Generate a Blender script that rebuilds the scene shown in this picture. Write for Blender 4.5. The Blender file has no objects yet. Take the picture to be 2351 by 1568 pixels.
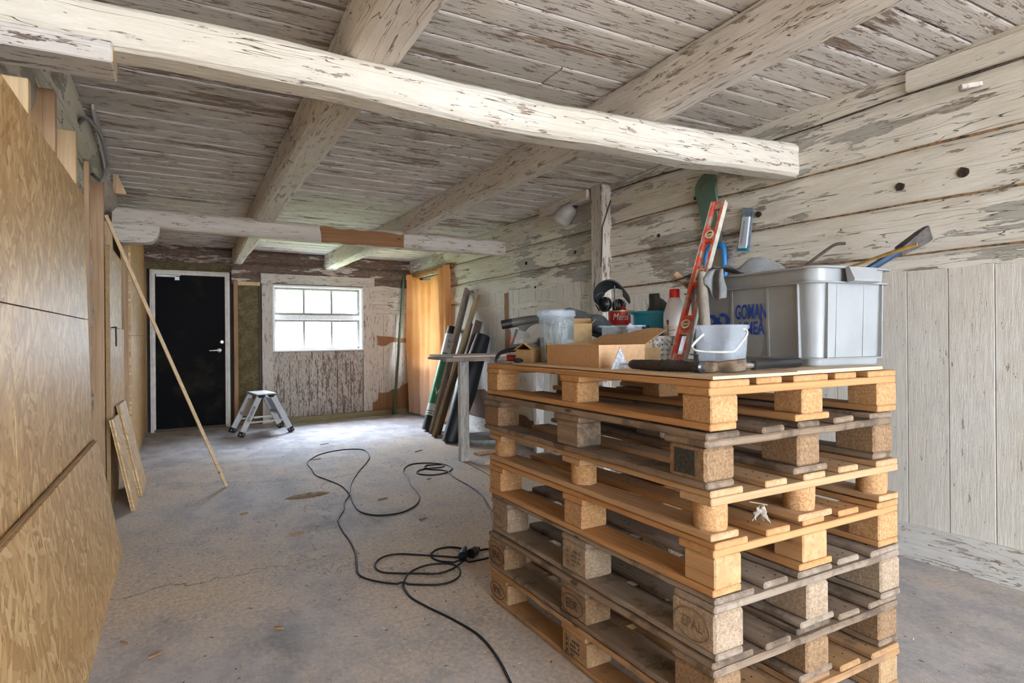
import bpy, bmesh, math, random
from mathutils import Vector, Matrix, noise
R = math.radians
random.seed(7)
scn = bpy.context.scene
COL = scn.collection
# ------------------------------------------------------------------ camera
F_PX, HOR, YAW, ROLL, CAM_H = 1398.0, 771.0, R(28.56), .0081, 1.0885
cw = Vector((math.sin(YAW), math.cos(YAW), 0)); r0 = Vector((math.cos(YAW), -math.sin(YAW), 0)); u0 = Vector((0, 0, 1))
cr = r0*math.cos(ROLL)-u0*math.sin(ROLL); cu = u0*math.cos(ROLL)+r0*math.sin(ROLL)
cam = bpy.data.cameras.new('camera'); cam.sensor_width = 36; cam.lens = F_PX/2351*36
cam.shift_y = (HOR-784)/2351; cam.clip_start = .02; cam.clip_end = 200
co = bpy.data.objects.new('camera', cam); COL.objects.link(co)
M = Matrix((cr, cu, -cw)).transposed().to_4x4(); M.translation = (0, 0, CAM_H); co.matrix_world = M
scn.camera = co
def at(x, y, X=None, Y=None, Z=None):
    """point of a room plane (X, Y or Z constant) that is seen at photo position x, y"""
    d = cw+cr*((x-1175.5)/F_PX)-cu*((y-HOR)/F_PX)
    t = X/d.x if X is not None else Y/d.y if Y is not None else (Z-CAM_H)/d.z
    return Vector((0, 0, CAM_H))+d*t
# ------------------------------------------------------------------ node helpers
class NT:
    def __init__(s, name):
        s.m = bpy.data.materials.new(name); s.m.use_nodes = True; s.t = s.m.node_tree; s.t.nodes.clear()
        s.out = s.t.nodes.new('ShaderNodeOutputMaterial')
    def n(s, kind, props=None, **ins):
        nd = s.t.nodes.new('ShaderNode'+kind)
        for k, v in (props or {}).items(): setattr(nd, k, v)
        for k, v in ins.items():
            key = int(k[1:]) if k[0] == '_' and k[1:].isdigit() else k.replace('_', ' ')
            sock = nd.inputs[key]
            if isinstance(v, bpy.types.NodeSocket): s.t.links.new(v, sock)
            else:
                if isinstance(v, (tuple, list)) and len(v) == 3 and sock.type == 'RGBA': v = (*v, 1)
                sock.default_value = v
        return nd
    def math(s, op, a, b=0.0, c=None):
        nd = s.t.nodes.new('ShaderNodeMath'); nd.operation = op
        for i, v in enumerate((a, b, c)):
            if v is None: continue
            if isinstance(v, bpy.types.NodeSocket): s.t.links.new(v, nd.inputs[i])
            else: nd.inputs[i].default_value = v
        return nd.outputs[0]
    def mix(s, f, a, b, blend='MIX'):
        nd = s.t.nodes.new('ShaderNodeMix'); nd.data_type = 'RGBA'; nd.blend_type = blend
        for i, v in ((0, f), (6, a), (7, b)):
            if isinstance(v, bpy.types.NodeSocket): s.t.links.new(v, nd.inputs[i])
            else: nd.inputs[i].default_value = (*v, 1) if isinstance(v, (tuple, list)) else v
        return nd.outputs[2]
    def step(s, v, lo, hi):
        nd = s.t.nodes.new('ShaderNodeMapRange'); nd.interpolation_type = 'SMOOTHSTEP'
        s.t.links.new(v, nd.inputs[0]); nd.inputs[1].default_value = lo; nd.inputs[2].default_value = hi
        return nd.outputs[0]
    def coord(s, scale=(1, 1, 1), rot=(0, 0, 0), loc=(0, 0, 0), rnd=0):
        tc = s.t.nodes.new('ShaderNodeTexCoord'); v = tc.outputs['Object']
        if rnd:
            g = s.t.nodes.new('ShaderNodeNewGeometry')
            a = s.math('MULTIPLY', g.outputs['Random Per Island'], rnd)
            v = s.n('VectorMath', {'operation': 'ADD'}, _0=v, _1=a).outputs[0]
        return s.n('Mapping', None, Vector=v, Scale=scale, Rotation=rot, Location=loc).outputs[0]
    def noise(s, v, scale=1, detail=4, rough=.55, dist=0):
        return s.n('TexNoise', None, Vector=v, Scale=scale, Detail=detail, Roughness=rough, Distortion=dist).outputs[0]
    def bsdf(s, col, rough=.7, bump=None, dist=.003, strength=.6, **kw):
        ins = dict(Base_Color=col, Roughness=rough); ins.update(kw)
        if bump is not None: ins['Normal'] = s.n('Bump', None, Height=bump, Distance=dist, Strength=strength).outputs[0]
        b = s.n('BsdfPrincipled', None, **ins)
        s.t.links.new(b.outputs[0], s.out.inputs[0]); return s.m
AX = {'x': 0, 'y': 1, 'z': 2}
def m_paint(name, axis, paint=(.80, .765, .70), wood=(.20, .15, .115), wood2=(.42, .37, .33), amount=.45, k=1.0, seed=0, grey=0.0, bump=.004, patch=.35, fleck=.40, crack=.0045):
    t = NT(name); sc = [11*k]*3; sc[AX[axis]] = 1.5*k
    v = t.coord(sc, loc=(seed*3.1, seed*1.7, seed*2.3), rnd=7)
    n1 = t.noise(v, 1, 6, .70)
    n2 = t.noise(t.coord((1.3, 1.3, 1.3), loc=(seed, 0, seed)), 1, 3, .5)
    mod = t.math('MULTIPLY', t.math('SUBTRACT', n2, .5), patch)
    mask = t.step(t.math('ADD', n1, mod), amount-.012, amount+.012)
    s2 = [42*k]*3; s2[AX[axis]] = 8*k
    f1 = t.noise(t.coord(s2, loc=(3, seed, 1), rnd=5), 1, 4, .72)
    fl = t.step(t.math('ADD', f1, t.math('MULTIPLY', mod, .6)), fleck-.012, fleck+.012)
    s3 = [17*k]*3; s3[AX[axis]] = .8*k
    ck = t.math('ABSOLUTE', t.math('SUBTRACT', t.noise(t.coord(s3, loc=(seed, 5, 2), rnd=9), 1, 3, .6), .5))
    cm = t.step(ck, 0.0, crack)
    bare = t.math('MULTIPLY', mask, t.math('MULTIPLY', fl, cm))
    sf = [150*k]*3; sf[AX[axis]] = 16*k
    grain = t.noise(t.coord(sf, rnd=5), 1, 1, .6)
    pc = t.mix(t.step(n2, .35, .65), paint, tuple(c*q for c, q in zip(paint, (.90, .86, .78))))
    pc = t.mix(t.math('MULTIPLY', t.step(f1, .75, .35), .55), pc, tuple(c*q for c, q in zip(paint, (.70, .65, .60))))
    pc = t.mix(t.math('MULTIPLY', grain, .30), pc, tuple(c*.62 for c in paint))
    rnd = t.n('NewGeometry').outputs['Random Per Island']
    pc = t.mix(t.math('MULTIPLY', rnd, .28), pc, tuple(c*.70 for c in paint))
    wc = t.mix(t.step(grain, .35, .65), wood, wood2)
    if grey: wc = t.mix(t.step(t.noise(t.coord((.9, .9, 1.6), loc=(9, seed, 0)), 1, 2), .42, .52), wc, t.mix(grain, (.36, .34, .30), (.46, .44, .395)))
    wc = t.mix(t.math('SUBTRACT', 1.0, cm), wc, tuple(c*.45 for c in wood))
    col = t.mix(bare, wc, pc)
    h = t.math('ADD', t.math('MULTIPLY', bare, .55), t.math('MULTIPLY', n1, 1.0))
    h = t.math('ADD', h, t.math('ADD', t.math('MULTIPLY', grain, .25), t.math('MULTIPLY', f1, .5)))
    return t.bsdf(col, .72, h, bump, .8)
def m_wood(name, c1, c2, axis='y', rough=.75, k=1.0, var=.35, knots=True, dark=None):
    t = NT(name); sc = [30*k]*3; sc[AX[axis]] = 1.5*k
    g = t.noise(t.coord(sc, rnd=11), 1, 5, .62, .5)
    s2 = [95*k]*3; s2[AX[axis]] = 2.2*k
    l = t.noise(t.coord(s2, rnd=7), 1, 3, .55, .3)
    fine = [300*k]*3; fine[AX[axis]] = 11*k
    f = t.noise(t.coord(fine, rnd=3), 1, 3, .6)
    col = t.mix(t.step(g, .30, .70), c1, c2)
    col = t.mix(t.math('MULTIPLY', t.step(l, .50, .72), .60), col, tuple(c*.52 for c in c1))
    col = t.mix(t.math('MULTIPLY', f, .45), col, tuple(c*.50 for c in c1))
    rnd = t.n('NewGeometry').outputs['Random Per Island']
    col = t.mix(t.math('MULTIPLY', rnd, var), col, tuple(c*.55 for c in c2))
    if knots:
        ks = [9*k]*3; ks[AX[axis]] = 4*k
        vo = t.n('TexVoronoi', None, Vector=t.coord(ks, rnd=13), Scale=1.0).outputs['Distance']
        col = t.mix(t.step(vo, .11, .05), col, tuple(c*.32 for c in c1))
    if dark:
        dn = t.noise(t.coord((6, 6, 6), rnd=4), 1, 6, .7)
        col = t.mix(t.math('MULTIPLY', t.step(dn, .50, .62), .8), col, dark)
    return t.bsdf(col, rough, t.math('ADD', t.math('MULTIPLY', f, .7), t.math('ADD', l, t.math('MULTIPLY', g, .6))), .0018, .8)
def m_chip(name, c1, c2, rough=.9):
    t = NT(name)
    vo = t.n('TexVoronoi', None, Vector=t.coord((1, 1, 1), rnd=3), Scale=430.0)
    sp = t.n('SeparateColor', None, Color=vo.outputs['Color'])
    nz = t.noise(t.coord((1, 1, 1), rnd=5), 14, 5, .7); fz_ = t.noise(t.coord((1, 1, 1), rnd=9), 120, 4, .7)
    col = t.mix(t.step(fz_, .35, .65), c1, c2)
    col = t.mix(t.math('MULTIPLY', sp.outputs[0], .45), col, tuple(c*.62 for c in c1))
    col = t.mix(t.math('MULTIPLY', t.math('GREATER_THAN', sp.outputs[1], .90), .45), col, tuple(c*.28 for c in c1))
    col = t.mix(t.math('MULTIPLY', t.step(nz, .48, .70), .35), col, tuple(c*.5 for c in c1))
    return t.bsdf(col, rough, t.math('ADD', sp.outputs[2], t.math('MULTIPLY', fz_, 1.6)), .0022, .7)
def m_strand(name, plane='yz', tint=(1, 1, 1)):
    t = NT(name)
    pal = [(.56, .335, .135), (.78, .55, .28), (.66, .43, .19), (.42, .235, .09), (.90, .74, .48), (.70, .465, .22), (.60, .375, .16)]
    col = None; hsum = None
    for i, (ang, w, l, thr) in enumerate(((18, 28, 9, -1), (-22, 32, 9, .42), (38, 36, 10, .55), (66, 40, 12, .66), (-50, 46, 12, .66), (8, 60, 14, .74))):
        rot = (R(ang), 0, 0) if plane == 'yz' else (0, 0, R(ang))
        mp = t.n('Mapping', {'vector_type': 'TEXTURE'}, Vector=t.coord((1, 1, 1), rnd=3), Rotation=rot, Location=(i*.7, i*.37, i*.91)).outputs[0]
        sc = (1, w, l) if plane == 'yz' else (w, l, 1)
        wob = t.n('Mapping', None, Vector=mp, Scale=sc).outputs[0]
        nz = t.n('TexNoise', None, Vector=wob, Scale=.8, Detail=1.5).outputs['Color']
        vv = t.n('VectorMath', {'operation': 'ADD'}, _0=wob, _1=t.n('VectorMath', {'operation': 'SCALE'}, _0=nz, Scale=.5).outputs[0]).outputs[0]
        vo = t.n('TexVoronoi', {'voronoi_dimensions': '3D'}, Vector=vv, Scale=1.0)
        sp = t.n('SeparateColor', None, Color=vo.outputs['Color'])
        rp = t.n('ValToRGB', None, Fac=sp.outputs[0]); cr_ = rp.color_ramp
        for j, c in enumerate(pal):
            e = cr_.elements[0] if j == 0 else cr_.elements[1] if j == 1 else cr_.elements.new(.5)
            e.position = j/(len(pal)-1); e.color = tuple(a*b for a, b in zip(c, tint))+(1,)
        gs = (1, 200, 14) if plane == 'yz' else (200, 14, 1)
        gr = t.noise(t.n('Mapping', None, Vector=mp, Scale=gs).outputs[0], 1, 2, .5)
        lay = t.mix(t.math('MULTIPLY', gr, .45), rp.outputs[0], (.44, .25, .09))
        lay = t.mix(t.step(vo.outputs['Distance'], .62, .95), lay, (.36, .19, .065))
        if col is None: col = lay; hsum = sp.outputs[1]
        else:
            f = t.math('GREATER_THAN', sp.outputs[2], thr)
            col = t.mix(f, col, lay); hsum = t.math('ADD', hsum, t.math('MULTIPLY', f, sp.outputs[1]))
    return t.bsdf(col, .5, hsum, .0014, .5)
def m_plain(name, col, rough=.5, var=.12, scale=30, bump=0.0, **kw):
    t = NT(name); nz = t.noise(t.coord((1, 1, 1)), scale, 4, .6)
    c = t.mix(t.step(nz, .3, .75), col, tuple(x*(1-var*2.2) for x in col))
    return t.bsdf(c, rough, nz if bump else None, bump or .001, .6, **kw)
def m_clear(name, tint=(.9, .93, .97), amt=.55, rough=.25):
    """milky polypropylene: part see-through, part scattering"""
    t = NT(name)
    tr = t.n('BsdfTransparent', None, Color=tint)
    pb = t.n('BsdfPrincipled', None, Base_Color=tint, Roughness=rough)
    tl = t.n('BsdfTranslucent', None, Color=tint)
    a = t.n('MixShader', None, Fac=.35, _1=pb.outputs[0], _2=tl.outputs[0])
    nz = t.noise(t.coord((1, 1, 1)), 7, 3)
    f = t.math('ADD', t.math('MULTIPLY', nz, .12), amt-.06)
    mx = t.n('MixShader', None, Fac=f, _1=tr.outputs[0], _2=a.outputs[0])
    t.t.links.new(mx.outputs[0], t.out.inputs[0]); return t.m
# ------------------------------------------------------------------ mesh helpers
def tag(o, label=None, cat=None, group=None, kind=None):
    if label: o['label'] = label
    if cat: o['category'] = cat
    if group: o['group'] = group
    if kind: o['kind'] = kind
    return o
def thing(name, label, cat, loc=(0, 0, 0), rz=0, group=None, rot=None):
    o = bpy.data.objects.new(name, None); COL.objects.link(o); o.empty_display_size = .05
    o.location = loc; o.rotation_euler = rot or (0, 0, rz)
    bpy.context.view_layer.update()
    return tag(o, label, cat, group)
class MB:
    def __init__(s): s.bm = bmesh.new(); s.mi = 0
    def _fin(s, vs, mtx):
        if mtx is not None: bmesh.ops.transform(s.bm, matrix=mtx, verts=vs)
        return vs
    def _setm(s, fs):
        for f in fs: f.material_index = s.mi
    def box(s, lo, hi, bev=0.0, mtx=None, seg=1):
        lo, hi = Vector(lo), Vector(hi); c = (lo+hi)/2; d = hi-lo
        g = bmesh.ops.create_cube(s.bm, size=1.0); vs = g['verts']
        bmesh.ops.transform(s.bm, matrix=Matrix.Translation(c) @ Matrix.Diagonal((d.x, d.y, d.z, 1)), verts=vs)
        fs = list({f for v in vs for f in v.link_faces}); s._setm(fs)
        if bev > 0:
            es = list({e for v in vs for e in v.link_edges})
            r_ = bmesh.ops.bevel(s.bm, geom=es, offset=bev, segments=seg, affect='EDGES', profile=.5)
            vs = list({v for f in r_['faces'] for v in f.verts} | {v for v in vs if v.is_valid})
            s._setm({f for v in vs for f in v.link_faces})
        return s._fin(vs, mtx)
    def bar(s, a, b, w, h, up=(0, 0, 1), bev=0.0):
        """rectangular bar from a to b, w across, h along up"""
        a, b = Vector(a), Vector(b); d = b-a; L = d.length; y = d/L; up = Vector(up)
        x = y.cross(up).normalized(); z = x.cross(y)
        m = Matrix((x, y, z)).transposed().to_4x4(); m.translation = a
        return s.box((-w/2, 0, -h/2), (w/2, L, h/2), bev, m)
    def prism(s, pts, ext, mtx=None):
        """closed polygon pts (3d) swept by vector ext"""
        ext = Vector(ext); a = [s.bm.verts.new(Vector(p)) for p in pts]; b = [s.bm.verts.new(Vector(p)+ext) for p in pts]
        n = len(a); fs = [s.bm.faces.new(a[::-1]), s.bm.faces.new(b)]
        for i in range(n): fs.append(s.bm.faces.new((a[i], a[(i+1) % n], b[(i+1) % n], b[i])))
        s._setm(fs); return s._fin(a+b, mtx)
    def tube(s, pts, r, n=10, cap=True, mtx=None, flat=None):
        pts = [Vector(p) for p in pts]; rs = r if isinstance(r, (list, tuple)) else [r]*len(pts)
        rings = []; prev = None
        for i, p in enumerate(pts):
            d = (pts[min(i+1, len(pts)-1)]-pts[max(i-1, 0)]).normalized()
            if prev is None: x = d.orthogonal().normalized()
            else: x = (prev-d*prev.dot(d)).normalized()
            prev = x; y = d.cross(x)
            rings.append([s.bm.verts.new(p+(x*math.cos(2*math.pi*k/n)+y*math.sin(2*math.pi*k/n)*(flat or 1))*rs[i]) for k in range(n)])
        fs = []
        for a, b in zip(rings, rings[1:]):
            for k in range(n): fs.append(s.bm.faces.new((a[k], a[(k+1) % n], b[(k+1) % n], b[k])))
        if cap:
            fs.append(s.bm.faces.new(rings[0][::-1])); fs.append(s.bm.faces.new(rings[-1]))
        s._setm(fs); vs = [v for q in rings for v in q]; return s._fin(vs, mtx)
    def lathe(s, prof, n=32, mtx=None, sq=0.0, caps=True):
        """profile [(r,z)] turned about z; sq>0 squares the section"""
        rings = []
        for r_, z in prof:
            ring = []
            for k in range(n):
                a = 2*math.pi*k/n; c, q = math.cos(a), math.sin(a)
                if sq: p = 2/(1-sq); e = (abs(c)**p+abs(q)**p)**(-1/p)
                else: e = 1
                ring.append(s.bm.verts.new((r_*e*c, r_*e*q, z)))
            rings.append(ring)
        fs = []
        for a, b in zip(rings, rings[1:]):
            for k in range(n): fs.append(s.bm.faces.new((a[k], a[(k+1) % n], b[(k+1) % n], b[k])))
        if caps:
            fs.append(s.bm.faces.new(rings[0][::-1])); fs.append(s.bm.faces.new(rings[-1]))
        s._setm(fs); return s._fin([v for q in rings for v in q], mtx)
    def grid(s, fn, nu, nv, wrap=False, skip=None):
        vs = [[s.bm.verts.new(fn(i/nu, j/nv)) for j in range(nv+1)] for i in range(nu+1)]
        fs = []
        for i in range(nu):
            for j in range(nv):
                if skip and skip((i+.5)/nu, (j+.5)/nv): continue
                fs.append(s.bm.faces.new((vs[i][j], vs[i+1][j], vs[i+1][j+1], vs[i][j+1])))
        s._setm(fs); return [v for q in vs for v in q]
    def mesh(s, me, mtx):
        n0 = len(s.bm.verts); f0 = len(s.bm.faces); s.bm.from_mesh(me); s.bm.verts.ensure_lookup_table(); s.bm.faces.ensure_lookup_table()
        vs = s.bm.verts[n0:]; s._setm(s.bm.faces[f0:]); bmesh.ops.transform(s.bm, matrix=mtx, verts=vs); return vs
    def solid(s, th):
        fs = s.bm.faces[:]; bmesh.ops.recalc_face_normals(s.bm, faces=fs); bmesh.ops.solidify(s.bm, geom=fs, thickness=th)
    def done(s, name, mats, parent=None, smooth=False, world=True, label=None, cat=None, group=None, kind=None, recalc=True):
        if recalc: bmesh.ops.recalc_face_normals(s.bm, faces=s.bm.faces[:])
        me = bpy.data.meshes.new(name); s.bm.to_mesh(me); s.bm.free()
        for m in (mats if isinstance(mats, (list, tuple)) else [mats]): me.materials.append(m)
        if smooth:
            me.polygons.foreach_set('use_smooth', [True]*len(me.polygons))
            if smooth != 'all': me.set_sharp_from_angle(angle=R(38))
        o = bpy.data.objects.new(name, me); COL.objects.link(o)
        if parent is not None:
            o.parent = parent
            if world:
                p = parent; mt = Matrix()
                while p is not None: mt = p.matrix_basis @ mt; p = p.parent
                me.transform(mt.inverted())
        return tag(o, label, cat, group, kind)
def text_mesh(body, size=1.0, ext=.0006, xs=1.0, off=0.0):
    cu_ = bpy.data.curves.new('lettering', 'FONT'); cu_.body = body; cu_.size = size; cu_.offset = off; cu_.extrude = ext; cu_.align_x = 'CENTER'; cu_.align_y = 'CENTER'; cu_.resolution_u = 4
    ob = bpy.data.objects.new('lettering', cu_); COL.objects.link(ob)
    dg = bpy.context.evaluated_depsgraph_get(); me = bpy.data.meshes.new_from_object(ob.evaluated_get(dg))
    bpy.data.objects.remove(ob); me.transform(Matrix.Diagonal((xs, 1, 1, 1))); return me
def frame_mtx(o, x, y):
    x = Vector(x).normalized(); y = Vector(y).normalized(); z = x.cross(y)
    m = Matrix((x, y, z)).transposed().to_4x4(); m.translation = Vector(o); return m
def smoothpath(pts, k=6):
    out = []; n = len(pts)
    for i in range(n-1):
        p0, p1, p2, p3 = (Vector(pts[max(i-1, 0)]), Vector(pts[i]), Vector(pts[i+1]), Vector(pts[min(i+2, n-1)]))
        for j in range(k):
            t = j/k
            out.append(.5*((2*p1)+(p2-p0)*t+(2*p0-5*p1+4*p2-p3)*t*t+(3*p1-p0-3*p2+p3)*t**3))
    out.append(Vector(pts[-1])); return out
def fz(x, y, z, s=1.0): return noise.noise(Vector((x*s, y*s, z*s)))
# ------------------------------------------------------------------ materials
M_ceil = m_paint('ceiling_paint', 'x', (.80, .765, .735), (.21, .145, .105), (.37, .29, .24), .415, .9, 1, patch=.25, fleck=.40, bump=.006)
M_beamx = m_paint('beam_paint_across', 'x', (.83, .79, .71), (.27, .17, .105), (.46, .38, .32), .34, .9, 2, patch=.28, fleck=.375, bump=.010)
M_beamx2 = m_paint('beam_paint_far', 'x', (.74, .69, .645), (.24, .16, .11), (.40, .34, .29), .36, .9, 5, patch=.25, fleck=.38)
M_beamy = m_paint('beam_paint_along', 'y', (.83, .775, .71), (.26, .18, .125), (.42, .36, .31), .35, .9, 3, patch=.3, fleck=.385, bump=.009)
M_log = m_paint('log_paint', 'y', (.86, .83, .76), (.27, .20, .15), (.44, .39, .335), .445, .62, 4, grey=1, bump=.014, patch=.55, fleck=.37, crack=.0035)
M_board = m_paint('board_paint', 'z', (.80, .775, .73), (.27, .19, .135), (.40, .33, .28), .315, 1.1, 6, patch=.25, fleck=.335, crack=.0002)
M_boardback = m_paint('back_board_paint', 'z', (.60, .545, .50), (.12, .08, .06), (.22, .165, .135), .41, 2.2, 8, patch=.3, fleck=.44)
M_backlog = m_paint('back_log_paint', 'x', (.62, .57, .52), (.075, .043, .03), (.18, .125, .095), .56, 1.0, 9, patch=.5, fleck=.42)
M_casing = m_paint('casing_paint', 'z', (.66, .61, .56), (.13, .09, .07), (.28, .21, .17), .35, 1.3, 10, patch=.25, fleck=.39)
M_casingx = m_paint('casing_paint_across', 'x', (.66, .62, .575), (.13, .09, .07), (.28, .21, .17), .345, 1.3, 11, patch=.25, fleck=.385)
M_bare = m_wood('bare_brown_wood', (.27, .125, .05), (.36, .18, .08), 'z', .8, 1, .3)
M_barex = m_wood('bare_brown_wood_across', (.27, .125, .05), (.38, .19, .085), 'x', .8, 1, .3)
M_pine = m_wood('new_pine', (.66, .44, .235), (.76, .55, .33), 'z', .6, .8, .2)
M_pined = m_wood('aged_and_shaded_pine', (.40, .24, .125), (.52, .33, .19), 'z', .7, .8, .25)
M_piney = m_wood('new_pine_along', (.62, .42, .22), (.74, .54, .32), 'y', .6, .8, .2)
M_strand = m_strand('strand_board_face')
M_stranded = m_wood('strand_board_edge', (.34, .20, .09), (.48, .31, .15), 'y', .9, 3, .2, False)
M_black = m_plain('black_plastic', (.007, .007, .0085), .4, .2)
M_dark = m_plain('dark_rubber', (.008, .0085, .010), .55, .2, 50)
def floor_mat():
    t = NT('concrete_with_sawdust')
    big = t.noise(t.coord((.75, .55, 1), loc=(1, 4, 0)), 1, 5, .6)
    mid = t.noise(t.coord((5, 3.2, 1)), 1, 6, .62)
    fine = t.noise(t.coord((60, 45, 1)), 1, 4, .65)
    grit = t.noise(t.coord((260, 260, 1)), 1, 2, .6)
    conc = t.mix(t.step(mid, .35, .7), (.30, .295, .32), (.46, .45, .475))
    conc = t.mix(t.step(t.noise(t.coord((2.1, 2.1, 1), loc=(5, 2, 0)), 1, 6, .7), .55, .68), conc, (.20, .20, .215))
    dust = t.mix(t.step(fine, .3, .7), (.42, .32, .235), (.62, .51, .40))
    yy = t.n('SeparateXYZ', None, Vector=t.coord()).outputs[1]
    band = t.math('MULTIPLY', t.step(yy, 2.0, 3.2), t.math('SUBTRACT', 1.0, t.step(yy, 5.2, 7.0)))
    xx = t.n('SeparateXYZ', None, Vector=t.coord()).outputs[0]
    near = t.math('MULTIPLY', t.math('MULTIPLY', t.step(xx, .15, .95), t.step(xx, 2.3, 1.4)), t.math('SUBTRACT', 1.0, t.step(yy, 3.0, 4.5)))
    big = t.math('ADD', t.math('MULTIPLY', t.math('MAXIMUM', t.math('MULTIPLY', band, .8), near), .27), big)
    f = t.step(t.math('ADD', t.math('MULTIPLY', big, .9), t.math('ADD', t.math('MULTIPLY', mid, .4), t.math('MULTIPLY', t.math('SUBTRACT', fine, .25), .35))), .69, 1.08)
    col = t.mix(f, conc, dust)
    col = t.mix(t.math('MULTIPLY', t.step(grit, .42, .68), .42), col, (.20, .165, .14))
    col = t.mix(t.math('MULTIPLY', t.step(t.noise(t.coord((33, 26, 1), loc=(4, 1, 0)), 1, 5, .75), .52, .66), .38), col, (.235, .185, .145))
    wp = t.step(t.noise(t.coord((9, 9, 1), loc=(7, 7, 0)), 1, 7, .72), .66, .72)
    col = t.mix(t.math('MULTIPLY', wp, .6), col, (.62, .62, .63))
    ck = t.n('TexVoronoi', {'feature': 'DISTANCE_TO_EDGE'}, Vector=t.n('VectorMath', {'operation': 'ADD'}, _0=t.coord((.42, .5, 1), loc=(.3, .1, 0)), _1=t.math('MULTIPLY', mid, .35)).outputs[0], Scale=1.0).outputs[0]
    col = t.mix(t.step(ck, .004, .0), col, (.17, .14, .12))
    sp = t.step(t.noise(t.coord((130, 90, 1), loc=(2, 2, 2)), 1, 3, .7), .68, .74)
    col = t.mix(t.math('MULTIPLY', sp, .75), col, (.17, .095, .05))
    h = t.math('ADD', t.math('MULTIPLY', fine, .6), t.math('ADD', t.math('MULTIPLY', grit, .3), t.math('MULTIPLY', mid, 1.2)))
    return t.bsdf(col, .88, h, .005, .6)
M_floor = floor_mat()
# ================================================================== THE SETTING
def cz(x, y): return 2.370-.029*(y-2)-.010*(x-1.5)
def XR(y): return 3.126-.0268*(y-1.5)
BA = math.atan(.075)
BM = Matrix.Translation((0, 8.245, 0)) @ Matrix.Rotation(BA, 4, 'Z')          # back wall frame: x along it, -y into the room
def bw(x, y):                                                                    # photo point on the back wall -> (s, z) in its frame
    d = cw+cr*((x-1175.5)/F_PX)-cu*((y-HOR)/F_PX); t = 8.245/(d.y-.075*d.x)
    p = Vector((0, 0, CAM_H))+d*t; q = BM.inverted() @ p
    return q.x, q.z
Y0 = -4.2
# floor
b = MB(); b.box((-.7, Y0-.1, -.12), (3.4, 8.7, 0)); tag(b.done('floor', M_floor), kind='structure')
# outside ground
t_ = NT('grass_outside'); g_ = t_.noise(t_.coord((1, 1, 1)), 6, 5)
M_grass = t_.bsdf(t_.mix(t_.step(g_, .3, .7), (.14, .20, .07), (.27, .33, .14)), .9)
t_ = NT('gravel_outside'); g_ = t_.noise(t_.coord((1, 1, 1)), 20, 5)
M_gravel = t_.bsdf(t_.mix(g_, (.45, .415, .39), (.60, .565, .54)), .9)
b = MB(); b.box((-40, 8.72, -.25), (40, 60, -.13)); b.box((3.42, -.5, -.25), (40, 8.72, -.13)); tag(b.done('ground_lawn', M_grass), kind='structure')
b = MB(); b.box((-40, -40, -.24), (40, Y0-.12, -.12)); tag(b.done('ground_yard', M_gravel), kind='structure')
# ceiling: one deck of lapped planks
b = MB(); y = Y0-.1
while y < 8.75:
    wd = random.uniform(.135, .20); cuts = [-.62, random.uniform(.3, .9) if random.random() < .35 else None, random.uniform(1.5, 2.3) if random.random() < .35 else None, 3.3]
    cuts = [c for c in cuts if c is not None]
    for xa, xb in zip(cuts, cuts[1:]):
        lo = random.uniform(.0, .004); tw = random.uniform(-.003, .003)
        xa2, xb2 = xa+.002, xb-.002; ya, yb = y+.008, y+wd-.004
        pts = []
        for (px, s_) in ((xa2, 1), (xb2, -1)):
            pts.append([(px, ya, cz(px, ya)-lo+tw*s_), (px, ya+.012, cz(px, ya)-lo-.003+tw*s_), (px, yb, cz(px, yb)+tw*s_), (px, yb, cz(px, yb)+.03), (px, ya, cz(px, ya)+.03)])
        va = [b.bm.verts.new(p) for p in pts[0]]; vb = [b.bm.verts.new(p) for p in pts[1]]
        for i in range(5): b.bm.faces.new((va[i], va[(i+1) % 5], vb[(i+1) % 5], vb[i]))
        b.bm.faces.new(va); b.bm.faces.new(vb[::-1])
    y += wd
b.mi = 1
for i in range(8):
    pass
b.prism([(-.8, Y0-.1, cz(-.8, Y0)+.035), (3.5, Y0-.1, cz(3.5, Y0)+.035), (3.5, 8.9, cz(3.5, 8.9)+.035), (-.8, 8.9, cz(-.8, 8.9)+.035)], (0, 0, .12))
M_void = m_plain('dark_gap', (.05, .04, .035), .9)
tag(b.done('ceiling', [M_ceil, M_void]), kind='structure')
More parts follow.
